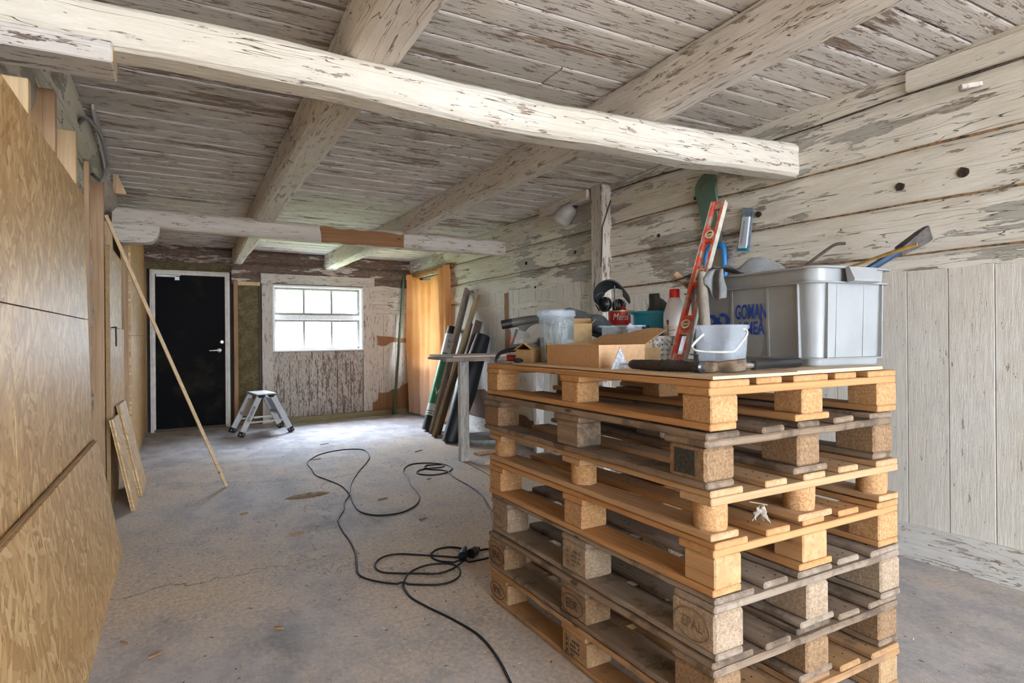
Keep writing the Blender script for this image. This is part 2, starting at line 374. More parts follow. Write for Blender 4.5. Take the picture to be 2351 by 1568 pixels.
# beams
def beam(name, path, w, h, mat, label, seg=44, ch=.016, amp=.008, seed=0, cat='beam'):
    """path: list of (point, scale) centre line; section w x h"""
    b = MB(); P = [Vector(p) for p in path]; tot = len(P)-1; rings = []
    for i in range(seg+1):
        q = i/seg*tot; k = min(int(q), tot-1); f = q-k; p = P[k].lerp(P[k+1], f); d = (P[k+1]-P[k]).normalized()
        x = d.cross(Vector((0, 0, 1))).normalized(); z = x.cross(d)
        ww = w if not callable(w) else w(i/seg); hh = h if not callable(h) else h(i/seg)
        ring = []
        for e in range(4):
            sx, sz = ((-1, -1), (1, -1), (1, 1), (-1, 1))[e]; nx, nz = ((-1, -1), (1, -1), (1, 1), (-1, 1))[(e+1) % 4]
            c0 = Vector((sx*ww/2, sz*hh/2)); c1 = Vector((nx*ww/2, nz*hh/2)); n_ = 5
            for j in range(n_):
                t = j/n_; c = c0.lerp(c1, t)
                if j == 0: c = c*(1-ch/max(ww, hh)*1.6)
                v = p+x*c.x+z*c.y
                v += (x*fz(v.x*3+seed, v.y*3, v.z*9)+z*fz(v.x*3, v.y*3+seed, v.z*9+5))*amp+z*fz(p.x, p.y, seed, .9)*amp*1.2
                ring.append(b.bm.verts.new(v))
        rings.append(ring)
    for a, c in zip(rings, rings[1:]):
        n_ = len(a)
        for k in range(n_): b.bm.faces.new((a[k], a[(k+1) % n_], c[(k+1) % n_], c[k]))
    b.bm.faces.new(rings[0]); b.bm.faces.new(rings[-1][::-1])
    return tag(b.done(name, mat), label, cat, kind='structure')
def patch(name, poly, ext, mat, parent=None, jag=.012, n=10, seed=0, kind=None):
    """irregular patch of bare wood: polygon with ragged edges"""
    out = []
    for i, p in enumerate(poly):
        a, c = Vector(p), Vector(poly[(i+1) % len(poly)])
        for j in range(n):
            q = a.lerp(c, j/n); q += (c-a).normalized().cross(Vector(ext).normalized())*fz(q.x*9+seed, q.y*9, q.z*9)*jag*2
            out.append(q)
    b = MB(); b.prism(out, ext); return b.done(name, mat, parent, kind=kind)
YB1, YB2 = 2.325, 5.70
mb_ = beam('ceiling_beam', [(-.60, YB1, 2.075), (.3, YB1, 2.065), (1.3, YB1, 2.040), (2.2, YB1, 2.05), (3.14, YB1, 2.08)], .16, lambda u: .145+.045*u*u, M_beamx, 'thick peeling white beam crossing the room nearest the camera', 60, amp=.010, seed=1)
b2_ = beam('ceiling_beam', [(-.46, YB2, 2.055), (1.2, YB2, 2.030), (3.05, YB2, 2.012)], .15, .155, M_beamx2, 'far white cross beam with a scraped brown patch on its face', 50, seed=4)
P0, P1_ = at(735, 521, Y=YB2-.078), at(930, 538, Y=YB2-.078)
P2_, P3_ = at(928, 570, Y=YB2-.078), at(738, 556, Y=YB2-.078)
patch('bare_patch', [P0, P1_, P2_, P3_], (0, -.003, 0), M_barex, b2_, .008, 16, kind='structure')
beam('ceiling_beam', [(.655, -1.4, 2.30), (.65, 2.3, 2.235), (.645, 5.6, 2.19), (.625, 8.28, 2.10)], lambda u: .225-.10*u*u, .20, M_beamy, 'lengthwise peeling beam running towards the wall by the window, left of two', 70, seed=9)
beam('ceiling_beam', [(2.02, -1.4, 2.32), (2.03, 2.3, 2.25), (1.95, 5.6, 2.18), (1.77, 8.36, 2.10)], lambda u: .15+.03*math.sin(u*9), .22, M_beamy, 'lengthwise peeling beam nearer the log wall, right of two', 70, seed=15)
# beam pads (corbels)
b = MB(); b.box((-.55, 2.245, 1.945), (-.18, 2.41, 2.012), .004); o = b.done('beam_pad', M_casingx, label='flat white pad board under the left end of the near beam', cat='beam pad', kind='structure')
b = MB(); b.box((-.1815, 2.252, 1.952), (-.1785, 2.403, 2.005)); b.done('sawn_end', M_pine, o, kind='structure')
prof = [(-.462, 1.985), (-.462, 1.90), (-.44, 1.862), (-.40, 1.845), (-.235, 1.850), (-.195, 1.862), (-.162, 1.895), (-.145, 1.94), (-.14, 1.985)]
b = MB(); b.prism([(x, 5.62, z) for x, z in prof], (0, .155, 0)); tag(b.done('beam_pad', M_beamx2), 'rounded white pad under the left end of the far cross beam', 'beam pad', kind='structure')
# right wall: log upper part, board lower part
M_hole = m_plain('peg_hole_wood', (.06, .035, .02), .9, .35, 90)
HY0, HY1, HZ0, HZ1 = 7.20, 8.06, .70, 1.90      # opening behind the curtain
seams = [1.33, 1.465, 1.715, 1.97, 2.24, 2.52]
def logx(y, z):
    for a, c in zip(seams, seams[1:]):
        if a <= z <= c or c == seams[-1]:
            wob = .018*fz(y, a*7, 1, .8); v = min(max((z-a-wob)/(c-a), 0), 1); e = abs(2*v-1)
            return .028*(1-e**5)
    return 0
def rwall(u, v):
    y = Y0+(8.62-Y0)*u; z = 1.33+(2.50-1.33)*v
    d = logx(y, z)+.010*fz(y*1.2, z*6, 3)+.006*fz(y*4, z*18, 8)
    return Vector((XR(y)-d, y, z))
b = MB()
b.grid(rwall, 430, 78, skip=lambda u, v: HY0 < Y0+(8.62-Y0)*u < HY1 and 1.33+1.17*v < HZ1)
wr = b.done('wall_right', M_log, smooth='all', kind='structure')
M_caulk = m_plain('brown_caulk', (.36, .20, .085), .95, .45, 40); M_seam = m_plain('seam_dark_wood', (.13, .09, .065), .95, .4, 30)  # orange-brown caulk, and a darker brown for the uppermost seam
for k_, zs in enumerate(seams[:-1]):
    b = MB(); pts = []; rads = []
    n_ = 150
    for i in range(n_+1):
        yy = Y0+(8.5-Y0)*i/n_
        if k_ == 0: zz_ = (1.389 if yy < 3.95 else 1.559 if yy < 6.7 else 1.433)
        else: zz_ = zs+.018*fz(yy, zs*7, 1, .8)
        zz_ += .007*fz(yy*2.2, zs*3, 6)
        if HY0-.05 < yy < HY1+.05 and zz_ < HZ1: zz_ = HZ1+.03
        pts.append((XR(yy)-.016-.010*fz(yy*1.2, zz_*6, 3), yy, zz_)); rads.append((.0065 if yy < 3.9 else .0045)*(.55+.9*abs(fz(yy*1.7, zs, 4))))
    b.tube(pts, rads, 6); b.done('caulk_line', M_caulk if k_ in (0, 1, 2, 3) else M_seam, wr, kind='structure')
# solid backing (keeps the daylight out) with the curtained opening left free
b = MB()
for (ya, yb, za, zb) in ((Y0, HY0, -.05, 2.6), (HY1, 8.75, -.05, 2.6), (HY0, HY1, HZ1, 2.6), (HY0, HY1, -.05, HZ0)):
    b.prism([(XR(ya)+.03, ya, za), (XR(yb)+.03, yb, za), (XR(yb)+.03, yb, zb), (XR(ya)+.03, ya, zb)], (.16, 0, 0))
b.done('backing', M_void, wr, kind='structure')
b = MB(); y = Y0; k = 0
edges = []
while y < 7.1:
    wd = (.178 if y < 3 else random.uniform(.095, .165)); edges.append((y, min(y+wd, 7.08))); y += wd
edges += [(7.08, 7.22), (7.22, 7.36), (7.36, 7.5), (7.5, 7.66), (7.66, 7.8), (7.8, 7.96), (7.96, 8.12), (8.12, 8.24), (8.24, 8.38), (8.38, 8.5)]
for ya, yb in edges:
    top = 1.385 if yb < 3.95 else 1.555; top = top if yb < 6.7 else 1.43; top = .69 if 7.1 < ya < 8.1 else top; d = random.uniform(-.003, .003)
    xa, xb = XR(ya)-.030-d, XR(yb)-.030-d; za = .165 if ya < 6.9 else .0
    b.prism([(xa, ya+.0022, za), (xb, yb-.0022, za), (xb, yb-.0022, top+random.uniform(-.004, .004)), (xa, ya+.0022, top+random.uniform(-.004, .004))], (.035, 0, 0))
tag(b.done('boarding', M_board, wr), kind='structure')
b = MB(); b.prism([(XR(Y0)-.042, Y0, 0), (XR(6.9)-.042, 6.9, 0), (XR(6.9)-.042, 6.9, .168), (XR(Y0)-.042, Y0, .168)], (.04, 0, 0)); tag(b.done('baseboard_right', m_paint('baseboard_paint', 'y', (.74, .735, .72), (.24, .17, .12), (.4, .33, .28), .38, 1.1, 21)), kind='structure')
b = MB(); p = [(XR(-1.3)-.06, -1.3, 2.245), (XR(1.66)-.055, 1.66, 2.245), (XR(1.66)-.055, 1.66, 2.34), (XR(-1.3)-.06, -1.3, 2.34)]; b.prism(p, (.05, 0, 0))
tag(b.done('trim_1', M_log), 'board nailed along the top of the log wall near the camera', 'trim board', kind='structure')
for px, py, rr in ((1515, 541, .017), (2057, 427, .026), (2200, 393, .030), (1597, 455, .017), (1329, 580, .022), (1220, 605, .022), (1738, 492, .024), (1240, 660, .015)):
    q = at(px, py, X=3.055); b = MB(); xx = XR(q.y)-.036
    pts = []
    for j in range(14):
        a = 2*math.pi*j/14; r_ = rr*(1+.28*fz(a*2, px, 0)); pts.append((xx, q.y+r_*.8*math.cos(a), q.z+r_*.75*math.sin(a)))
    b.prism(pts, (.012, 0, 0)); b.done('peg_hole', M_hole, wr, kind='structure')
def onwall(x, y):
    X = 3.0
    for _ in range(6): q = at(x, y, X=X); X = XR(q.y)-.036
    return at(x, y, X=X)
patch('bare_patch', [onwall(1158, 672), onwall(1167, 671), onwall(1167, 745), onwall(1172, 762), onwall(1171, 815), onwall(1160, 815)], (-.002, 0, 0), M_bare, wr, .006, 8, 3, 'structure')
M_darkbare = m_wood('dark_bare_boards', (.13, .065, .04), (.20, .115, .075), 'z', .85, 1, .3)
patch('bare_patch', [Vector((XR(y)-.037, y, z)) for y, z in ((5.0, .17), (6.85, .17), (6.8, .42), (6.3, .50), (5.8, .46), (5.4, .30), (5.0, .26))], (-.002, 0, 0), M_darkbare, wr, .02, 8, 4, 'structure')
b = MB(); b.box((2.955, 3.912, 0), (3.13, 4.065, cz(3, 4)), .008); b.done('wall_post', M_casing, label='white peeling upright post standing against the log wall', cat='post', kind='structure')
b = MB(); b.tube([(2.957, 3.930, 1.63), (2.952, 3.922, 1.68), (2.953, 3.908, 1.95), (3.05, 3.906, 2.20)], .005, 8); b.done('crack', M_void, bpy.data.objects['wall_post'], kind='structure')
b = MB(); q = at(2235, 200, X=3.06); b.bar(q+Vector((.02, -.02, .01)), q+Vector((-.05, .03, .0)), .03, .022, bev=.003); b.done('wall_peg', M_casing, label='short white wooden peg sticking out of the log wall near the camera', cat='peg')
# left wall (log) behind the new framing
def lwall(u, v):
    y = Y0+(8.3-Y0)*u; z = 2.45*v; e = (z*3.6) % 1
    return Vector((-.545+.05*(1-abs(2*e-1)**4)+.02*fz(y, z*3, 2), y, z))
b = MB(); b.grid(lwall, 160, 80); wl = b.done('wall_left', M_log, smooth='all', kind='structure')
b = MB(); b.box((-.80, Y0, -.05), (-.58, 8.6, 2.6)); b.done('backing', M_void, wl, kind='structure')
b = MB(); b.tube([(-.50, -1.3, cz(-.5, -1.3)-.10), (-.51, 3, cz(-.5, 3)-.13), (-.52, 5.65, cz(-.5, 5.6)-.13)], [.10]*3, 16); b.done('top_log', M_log, wl, smooth='all', kind='structure')
# front wall with the wide doorway the daylight comes through (behind the camera)
b = MB()
b.box((-.8, Y0-.12, -.05), (-.30, Y0, 2.6)); b.box((3.22, Y0-.12, -.05), (3.4, Y0, 2.6)); b.box((-.30, Y0-.12, 2.38), (3.22, Y0, 2.6))
tag(b.done('wall_front', M_backlog), kind='structure')
# back wall -----------------------------------------------------------
W = {k: bw(*v) for k, v in dict(o_tl=(625, 653), o_tr=(832, 661), o_bl=(625, 807), o_br=(832, 805)).items()}
WX0, WX1, WZ0, WZ1 = 1.033, 2.224, .905, 1.772
b = MB()
b.box((-.9, .06, -.05), (WX0, .2, 2.6)); b.box((WX1, .06, -.05), (3.5, .2, 2.6)); b.box((WX0, .06, WZ1), (WX1, .2, 2.6)); b.box((WX0, .06, -.05), (WX1, .2, WZ0))
bmesh.ops.transform(b.bm, matrix=BM, verts=b.bm.verts[:]); wb = b.done('wall_back', M_void, kind='structure')
def bk(name, boxes, mat, kind='structure', label=None, cat=None, parent=wb, bev=.002, smooth=False):
    b = MB()
    for lo, hi in boxes: b.box(lo, hi, bev)
    bmesh.ops.transform(b.bm, matrix=BM, verts=b.bm.verts[:]); return b.done(name, mat, parent, smooth, label=label, cat=cat, kind=kind)
# dark top logs
b = MB()
def blog(u, v):
    x = -.75+4.1*u; z = 1.76+.5*v; e = ((z-1.90)/.145) % 1
    return BM @ Vector((x, -.012-.030*(1-abs(2*e-1)**4)-.012*fz(x*2, z*9, 4), z))
b.grid(blog, 110, 34, skip=lambda u, v: (WX0-.02 < -.75+4.1*u < WX1+.02 and 1.76+.5*v < WZ1+.02) or (-.42 < -.75+4.1*u < .57 and 1.76+.5*v < 1.985)); b.done('top_logs', M_backlog, wb, smooth='all', kind='structure')
# light logs right of the window casing (three narrow courses)
def blog2(u, v):
    x = 2.33+.66*u; z = 1.40+.46*v; e = ((z-1.40)/.153) % 1
    return BM @ Vector((x, -.018-.022*(1-abs(2*e-1)**5)-.006*fz(x*3, z*9, 6), z))
b = MB(); b.grid(blog2, 30, 30); b.done('log_courses', M_casingx, wb, smooth='all', kind='structure')
# boards under the window and to its right
bx = []; xs = [1.037, 1.245, 1.355, 1.485, 1.60, 1.715, 1.862, 2.045, 2.222]
for a, c in zip(xs, xs[1:]): bx.append(((a+.002, -.02+random.uniform(-.003, .003), .0), (c-.002, .065, .80)))
bk('boarding', bx, M_boardback)
bx = []; xs = [2.335, 2.52, 2.70, 2.865, 2.99]
for a, c in zip(xs, xs[1:]): bx.append(((a+.002, -.022+random.uniform(-.003, .003), .0), (c-.002, .065, 1.425)))
bk('boarding', bx, M_casing)
for poly in ([bw(863, 771), bw(905, 775), bw(940, 776), bw(940, 787), bw(900, 786), bw(885, 793), bw(868, 791)],):
    pv = [BM @ Vector((s, -.026, z)) for s, z in poly]; patch('bare_patch', pv, BM.to_3x3() @ Vector((0, -.002, 0)), M_bare, wb, .012, 4, 3, 'structure')
pv = [BM @ Vector((s, -.026, z)) for s, z in ((2.34, .01), (2.34, .16), (2.42, .22), (2.44, .33), (2.6, .31), (2.75, .36), (2.98, .50), (2.98, .01))]
patch('bare_patch', pv, BM.to_3x3() @ Vector((0, -.002, 0)), M_bare, wb, .02, 7, 5, 'structure')
# window casing
tr = [((.905, -.045, 0), (1.035, .06, 1.785)), ((2.222, -.045, .0), (2.345, .06, 1.785))]
bk('trim_2', tr, M_casing, parent=None, label='white upright casing boards left and right of the window', cat='trim')
bk('trim_3', [((.895, -.05, 1.782), (2.385, .06, 1.905))], M_casingx, parent=None, label='white head board above the window', cat='trim')
bk('trim_4', [((1.036, -.035, .792), (2.222, .06, .902))], M_boardback, parent=None, label='worn grey board below the window', cat='trim')
# window
M_sash = m_plain('sash_grey_paint', (.30, .29, .28), .5, .12, 40)
M_sashw = m_plain('frame_white_paint', (.86, .86, .86), .45, .08, 40)
M_glass = NT('window_glass'); M_glass_t = M_glass.n('BsdfTransparent', None, Color=(.96, .98, .98)); M_glass_g = M_glass.n('BsdfGlossy', None, Roughness=.03)
M_glass.t.links.new(M_glass.n('MixShader', None, Fac=.06, _1=M_glass_t.outputs[0], _2=M_glass_g.outputs[0]).outputs[0], M_glass.out.inputs[0]); M_glass = M_glass.m
b = MB(); fr = .028
for lo, hi in (((WX0, -.04, WZ0), (WX0+fr, .19, WZ1)), ((WX1-fr, -.04, WZ0), (WX1, .19, WZ1)), ((WX0, -.04, WZ1-fr), (WX1, .19, WZ1)), ((WX0, -.045, WZ0), (WX1, .19, WZ0+.022)), ((WX0+.02, .035, 1.325), (WX1-.02, .10, 1.385))): b.box(lo, hi, .003)
bmesh.ops.transform(b.bm, matrix=BM, verts=b.bm.verts[:]); wn = b.done('window_1', M_sashw, kind='structure', label='small six pane window in the far wall', cat='window')
ix0, ix1 = WX0+fr, WX1-fr
for nm, z0, z1 in (('upper_sash', 1.385, WZ1-fr), ('lower_sash', WZ0+.022, 1.325)):
    b = MB(); st = .03
    for lo, hi in (((ix0, .05, z0), (ix0+st, .085, z1)), ((ix1-st, .05, z0), (ix1, .085, z1)), ((ix0, .05, z1-st), (ix1, .085, z1)), ((ix0, .05, z0), (ix1, .085, z0+st))): b.box(lo, hi, .003)
    for k in (1, 2):
        xm = ix0+(ix1-ix0)*k/3+(.008 if k == 1 else -.004); b.box((xm-.014, .052, z0+.01), (xm+.014, .083, z1-.01), .003)
    bmesh.ops.transform(b.bm, matrix=BM, verts=b.bm.verts[:]); sh = b.done(nm, M_sash, wn, kind='structure')
    bk('glass_panes', [((ix0+.01, .064, z0+.01), (ix1-.01, .067, z1-.01))], M_glass, parent=sh, bev=0)
b = MB(); b.tube([BM @ Vector(p) for p in ((2.19, .03, 1.46), (2.15, .02, 1.415), (2.10, .03, 1.40))], .004, 6); b.done('window_hook', M_sash, wn, kind='structure')
# door
DX0, DX1, DZ = -.315, .533, 1.895
M_door = NT('black_door_paint'); n_ = M_door.noise(M_door.coord((1, 1, 1)), 3.2, 5, .6); n2_ = M_door.noise(M_door.coord((1, 1, 1)), 300, 2)
M_door = M_door.bsdf(M_door.mix(M_door.step(n_, .48, .75), (.0042, .0042, .0052), (.022, .019, .013)), .75, n2_, .0006, .4, Specular_IOR_Level=.12)
M_dframe = m_plain('door_frame_paint', (.70, .66, .61), .5, .1, 12)
b = MB(); fw = .055
for lo, hi in (((DX0, -.05, 0), (DX0+fw, .05, DZ)), ((DX1-fw, -.05, .0), (DX1, .05, DZ)), ((DX0, -.05, DZ-fw), (DX1, .05, DZ))):
    b.box(lo, hi, .004)
for lo, hi in (((DX0+.016, -.062, 0), (DX0+.034, -.05, DZ)), ((DX1-.034, -.062, 0), (DX1-.016, -.05, DZ)), ((DX0, -.062, DZ-.034), (DX1, -.05, DZ-.016))): b.box(lo, hi, .003)
bmesh.ops.transform(b.bm, matrix=BM, verts=b.bm.verts[:]); dr = b.done('door_1', M_dframe, kind='structure', label='black flush door in a pale frame in the far wall', cat='door')
bk('door_leaf', [((DX0+fw, -.022, .03), (DX1-fw, .03, DZ-fw))], M_door, parent=dr)
bk('threshold', [((DX0+fw-.02, -.05, 0), (DX1-fw+.02, .05, .032))], m_wood('threshold_wood', (.07, .045, .03), (.13, .09, .06), 'x'), parent=dr)
M_steel = m_plain('brushed_steel', (.62, .60, .56), .3, .1, 60, Metallic=.9)
sx, sz = bw(503, 804); b = MB()
b.lathe([(.0, 0), (.026, 0), (.026, .008), (.020, .011), (.009, .012), (.009, .05), (0, .05)], 24, BM @ Matrix.Translation((sx, -.022, sz)) @ Matrix.Rotation(R(90), 4, 'X'))
b.tube([BM @ Vector(p) for p in ((sx, -.068, sz), (sx-.03, -.070, sz), (sx-.085, -.068, sz-.002), (sx-.115, -.064, sz-.002))], [.009, .0095, .008, .007], 10); b.done('door_handle', M_steel, dr, smooth='x', kind='structure')
sx, sz = bw(509, 785); b = MB(); b.lathe([(0, 0), (.026, 0), (.025, .010), (.016, .014), (.014, .010), (0, .010)], 24, BM @ Matrix.Translation((sx, -.022, sz)) @ Matrix.Rotation(R(90), 4, 'X')); b.done('lock_cylinder', M_steel, dr, smooth='x', kind='structure')
b = MB(); b.box((DX0+fw+.01, -.05, DZ-fw-.03), (DX0+fw+.21, -.022, DZ-fw-.012), .003); b.box((DX0+fw+.20, -.055, DZ-fw-.065), (DX0+fw+.25, -.022, DZ-fw-.02), .003)
b.box((DX0+fw+.01, -.04, DZ-fw-.012), (DX0+fw+.26, -.034, DZ-fw-.002)); bmesh.ops.transform(b.bm, matrix=BM, verts=b.bm.verts[:]); b.done('door_closer', m_plain('closer_metal', (.30, .29, .28), .4, Metallic=.6), dr, kind='structure')
# mineral wool over the door and between studs
t_ = NT('mineral_wool'); n_ = t_.noise(t_.coord((1, 1, 1)), 12, 6, .65); n2_ = t_.noise(t_.coord((1, 1, 1)), 120, 4, .7)
cr_ = t_.math('ABSOLUTE', t_.math('SUBTRACT', t_.noise(t_.coord((5, 5, 8)), 1, 5, .7), .5))
M_wool = t_.bsdf(t_.mix(t_.step(cr_, .022, .0), t_.mix(t_.step(n_, .35, .65), (.13, .10, .042), (.21, .165, .08)), (.07, .05, .025)), .95, t_.math('ADD', n2_, n_), .012, .8)
bk('insulation_strip', [((-.40, -.01, 1.90), (.56, .058, 1.99))], M_wool, None, 'strip of brown mineral wool above the black door', 'insulation', None)
bk('insulation_batt', [((.625, -.005, .0), (.885, .058, .80)), ((.625, -.008, .803), (.885, .058, 1.745))], M_wool, None, 'tall brown mineral wool batt between the door and the window', 'insulation', None)
bk('wall_stud', [((.578, -.045, 0), (.625, .055, 1.80))], m_wood('stud_reddish', (.36, .20, .10), (.46, .27, .145), 'z'), None, 'reddish stud left of the mineral wool batt by the door', 'stud', None)
bk('wall_stud', [((.626, -.045, 1.745), (.885, .055, 1.79))], M_pine, None, 'short fresh rail across the top of the mineral wool batt', 'stud', None)
bk('wall_stud', [((.872, -.03, 0), (.895, .055, 1.88))], m_wood('stud_dark', (.09, .055, .04), (.15, .10, .07), 'z'), None, 'thin dark batten between mineral wool and window casing', 'stud', None)
bk('wall_stud', [((-.385, -.04, 0), (-.345, .055, 1.93))], m_wood('stud_brown', (.24, .14, .06), (.33, .20, .09), 'z'), None, 'brown stud left of the black door frame', 'stud', None)
# ================================================================== LEFT PARTITION
def hexa(b, A, B, C, D, th):
    """sheet with face corners A B C D (counter-clockwise seen from the room) and thickness th away from it"""
    n = (Vector(B)-Vector(A)).cross(Vector(D)-Vector(A)).normalized(); b.prism([A, B, C, D], -n*th)
def lean_x(z): return -.352-.050*z/1.775
def sheet(label, ya, yb, yc, za, zb, name='strand_board_sheet'):
    b = MB(); hexa(b, (lean_x(za), ya, za), (lean_x(za), yb, za), (lean_x(zb), yc, zb), (lean_x(zb), ya, zb), .022)
    return b.done(name, M_strand, label=label, cat='sheet', group=None)
sheet('strand board sheet lying along the top of the near left wall, under the studs', -.95, 3.50, 3.53, 1.183, 1.775)
sheet('lower strand board sheet of the near left wall, right of its upright seam', 1.998, 3.45, 3.50, .02, 1.179)
sheet('strand board sheet at the picture edge, left of the upright seam in the near wall', -.95, 1.994, 1.994, .02, 1.179)
b = MB(); hexa(b, (-.262, -.6, 0), (-.268, 3.68, 0), (-.346, 3.44, .612), (-.343, -.6, .652), .022)
t_o = b.done('strand_board_sheet', M_strand, label='low strand board sheet leaning out from the near left wall onto the floor', cat='sheet')
b = MB(); b.bar((-.355, -.6, .654), (-.358, 3.43, .614), .008, .010); b.done('tongue', M_stranded, t_o, label='brown tongue along the top edge')
def stud(lo, hi, mat, label): 
    b = MB(); b.box(lo, hi, .003); return b.done('wall_stud', mat, label=label, cat='stud')
stud((-.52, 2.50, 0), (-.432, 2.545, 1.944), M_pine, 'fresh pine stud under the pad board of the near beam')
stud((-.62, 2.44, 0), (-.522, 2.485, 1.944), M_pine, 'fresh pine stud at the picture edge beside the left log wall')
stud((-.55, 3.0, 0), (-.434, 3.045, 2.085), M_pined, 'stud coloured brown for shade between the two fresh pine studs on the left')  # unlit side of the pine put into the colour as brown
stud((-.512, 3.50, 0), (-.427, 3.545, 2.07), M_pine, 'fresh pine stud with two knots, ending below the peeling log')
stud((-.44, 3.85, 0), (-.415, 3.89, 2.02), M_pined, 'narrow brown stud end just past the near strand boards')
stud((-.52, 4.70, 0), (-.430, 4.745, 2.11), M_pined, 'brown knotty stud before the second strand board on the left')
stud((-.55, 5.62, 0), (-.458, 5.665, 2.0), M_pine, 'pale stud behind the end of the far cross beam')
stud((-.425, 5.86, 0), (-.376, 5.94, 1.88), M_pined, 'brown stud between the second and third strand boards')
b = MB(); b.prism([(-.425, 5.3, 2.155), (-.425, 5.3, 2.29), (-.395, 5.3, 2.29), (-.34, 5.3, 2.155)], (0, .04, 0)); b.done('wood_wedge', M_pine, label='small fresh wooden wedge on top of the far cross beam at the left wall', cat='wedge')
b = MB(); b.box((-.424, 4.72, 0), (-.402, 5.84, 1.165)); b.box((-.424, 4.72, 1.168), (-.402, 5.62, 1.70)); 
s2 = b.done('strand_board_sheet', M_strand, label='pale strand board panel past the knotty stud with a bent rod stuck in it', cat='sheet')
b = MB(); b.box((-.424, 4.70, .0), (-.4015, 4.7195, 1.70)); b.done('raw_edge', M_stranded, s2, label='brown raw edge')
b = MB(); b.box((-.382, 5.95, 0), (-.360, 8.19, 1.118)); b.box((-.382, 5.95, 1.121), (-.360, 8.19, 2.14)); b.done('strand_board_sheet', M_strand, label='full height strand board panel next to the black door', cat='sheet')
b = MB(); b.bar((-.4, 4.72, 2.12), (-.4, 3.9, 2.35), .012, .09); b.done('plastic_strip', m_clear('strip_plastic', (.8, .75, .72), .8), label='strip of grey plastic sheeting along the top of the left studs', cat='plastic sheeting')
b = MB(); b.tube([(-.40, 4.82, 1.165), (-.376, 4.80, 1.168), (-.372, 4.92, 1.160)], .004, 8); b.tube([(-.376, 4.80, 1.168), (-.374, 4.795, 1.04)], .005, 8)
b.done('bent_rod', M_black, label='thin black bent rod hooked into the second strand board', cat='rod')
b = MB(); pts = [Vector((-.50, 4.0, 2.20)), at(192, 272, X=-.40), at(212, 283, X=-.375), at(233, 315, X=-.37), at(247, 372, X=-.37), at(244, 395, X=-.375), at(232, 416, X=-.40), Vector((-.48, 4.55, 2.12))]
pth = smoothpath(pts, 14); b.tube(pth, [.0095+(.0012 if i % 2 else 0) for i in range(len(pth))], 10); b.done('conduit_hose', m_plain('grey_conduit', (.22, .23, .235), .5), smooth='all', label='grey corrugated conduit hose curling off the left log', cat='hose')
def offcut(label, y0, y1, xb, xt, zt, sk):
    A, B, C, D = Vector((xb, y0, 0)), Vector((xb, y1, 0)), Vector((xt, y1+sk, zt-.01)), Vector((xt, y0+sk, zt))
    t = thing('strand_board_offcut', label, 'board', A)
    b = MB(); hexa(b, A, B, C, D, .022); b.done('board', M_strand, t)
    n = (B-A).cross(D-A).normalized(); b = MB(); b.bar(A-n*.011+Vector((0, -.004, .004)), D-n*.011+Vector((0, -.004, 0)), .008, .009, n); b.done('tongue', M_stranded, t, label='brown tongue along the long edge')
offcut('shorter strand board offcut leaning on the left wall, nearer of two', 4.53, 4.90, -.260, -.376, .585, .02)
offcut('taller strand board offcut leaning on the left wall, farther of two', 4.92, 5.44, -.238, -.372, .635, .05)
b = MB(); b.bar((.287, 4.914, .008), (-.425, 4.77, 1.90), .022, .022, bev=.002); b.done('wooden_pole', M_piney, label='long thin square wooden pole leaning from the floor across the black door view', cat='pole')
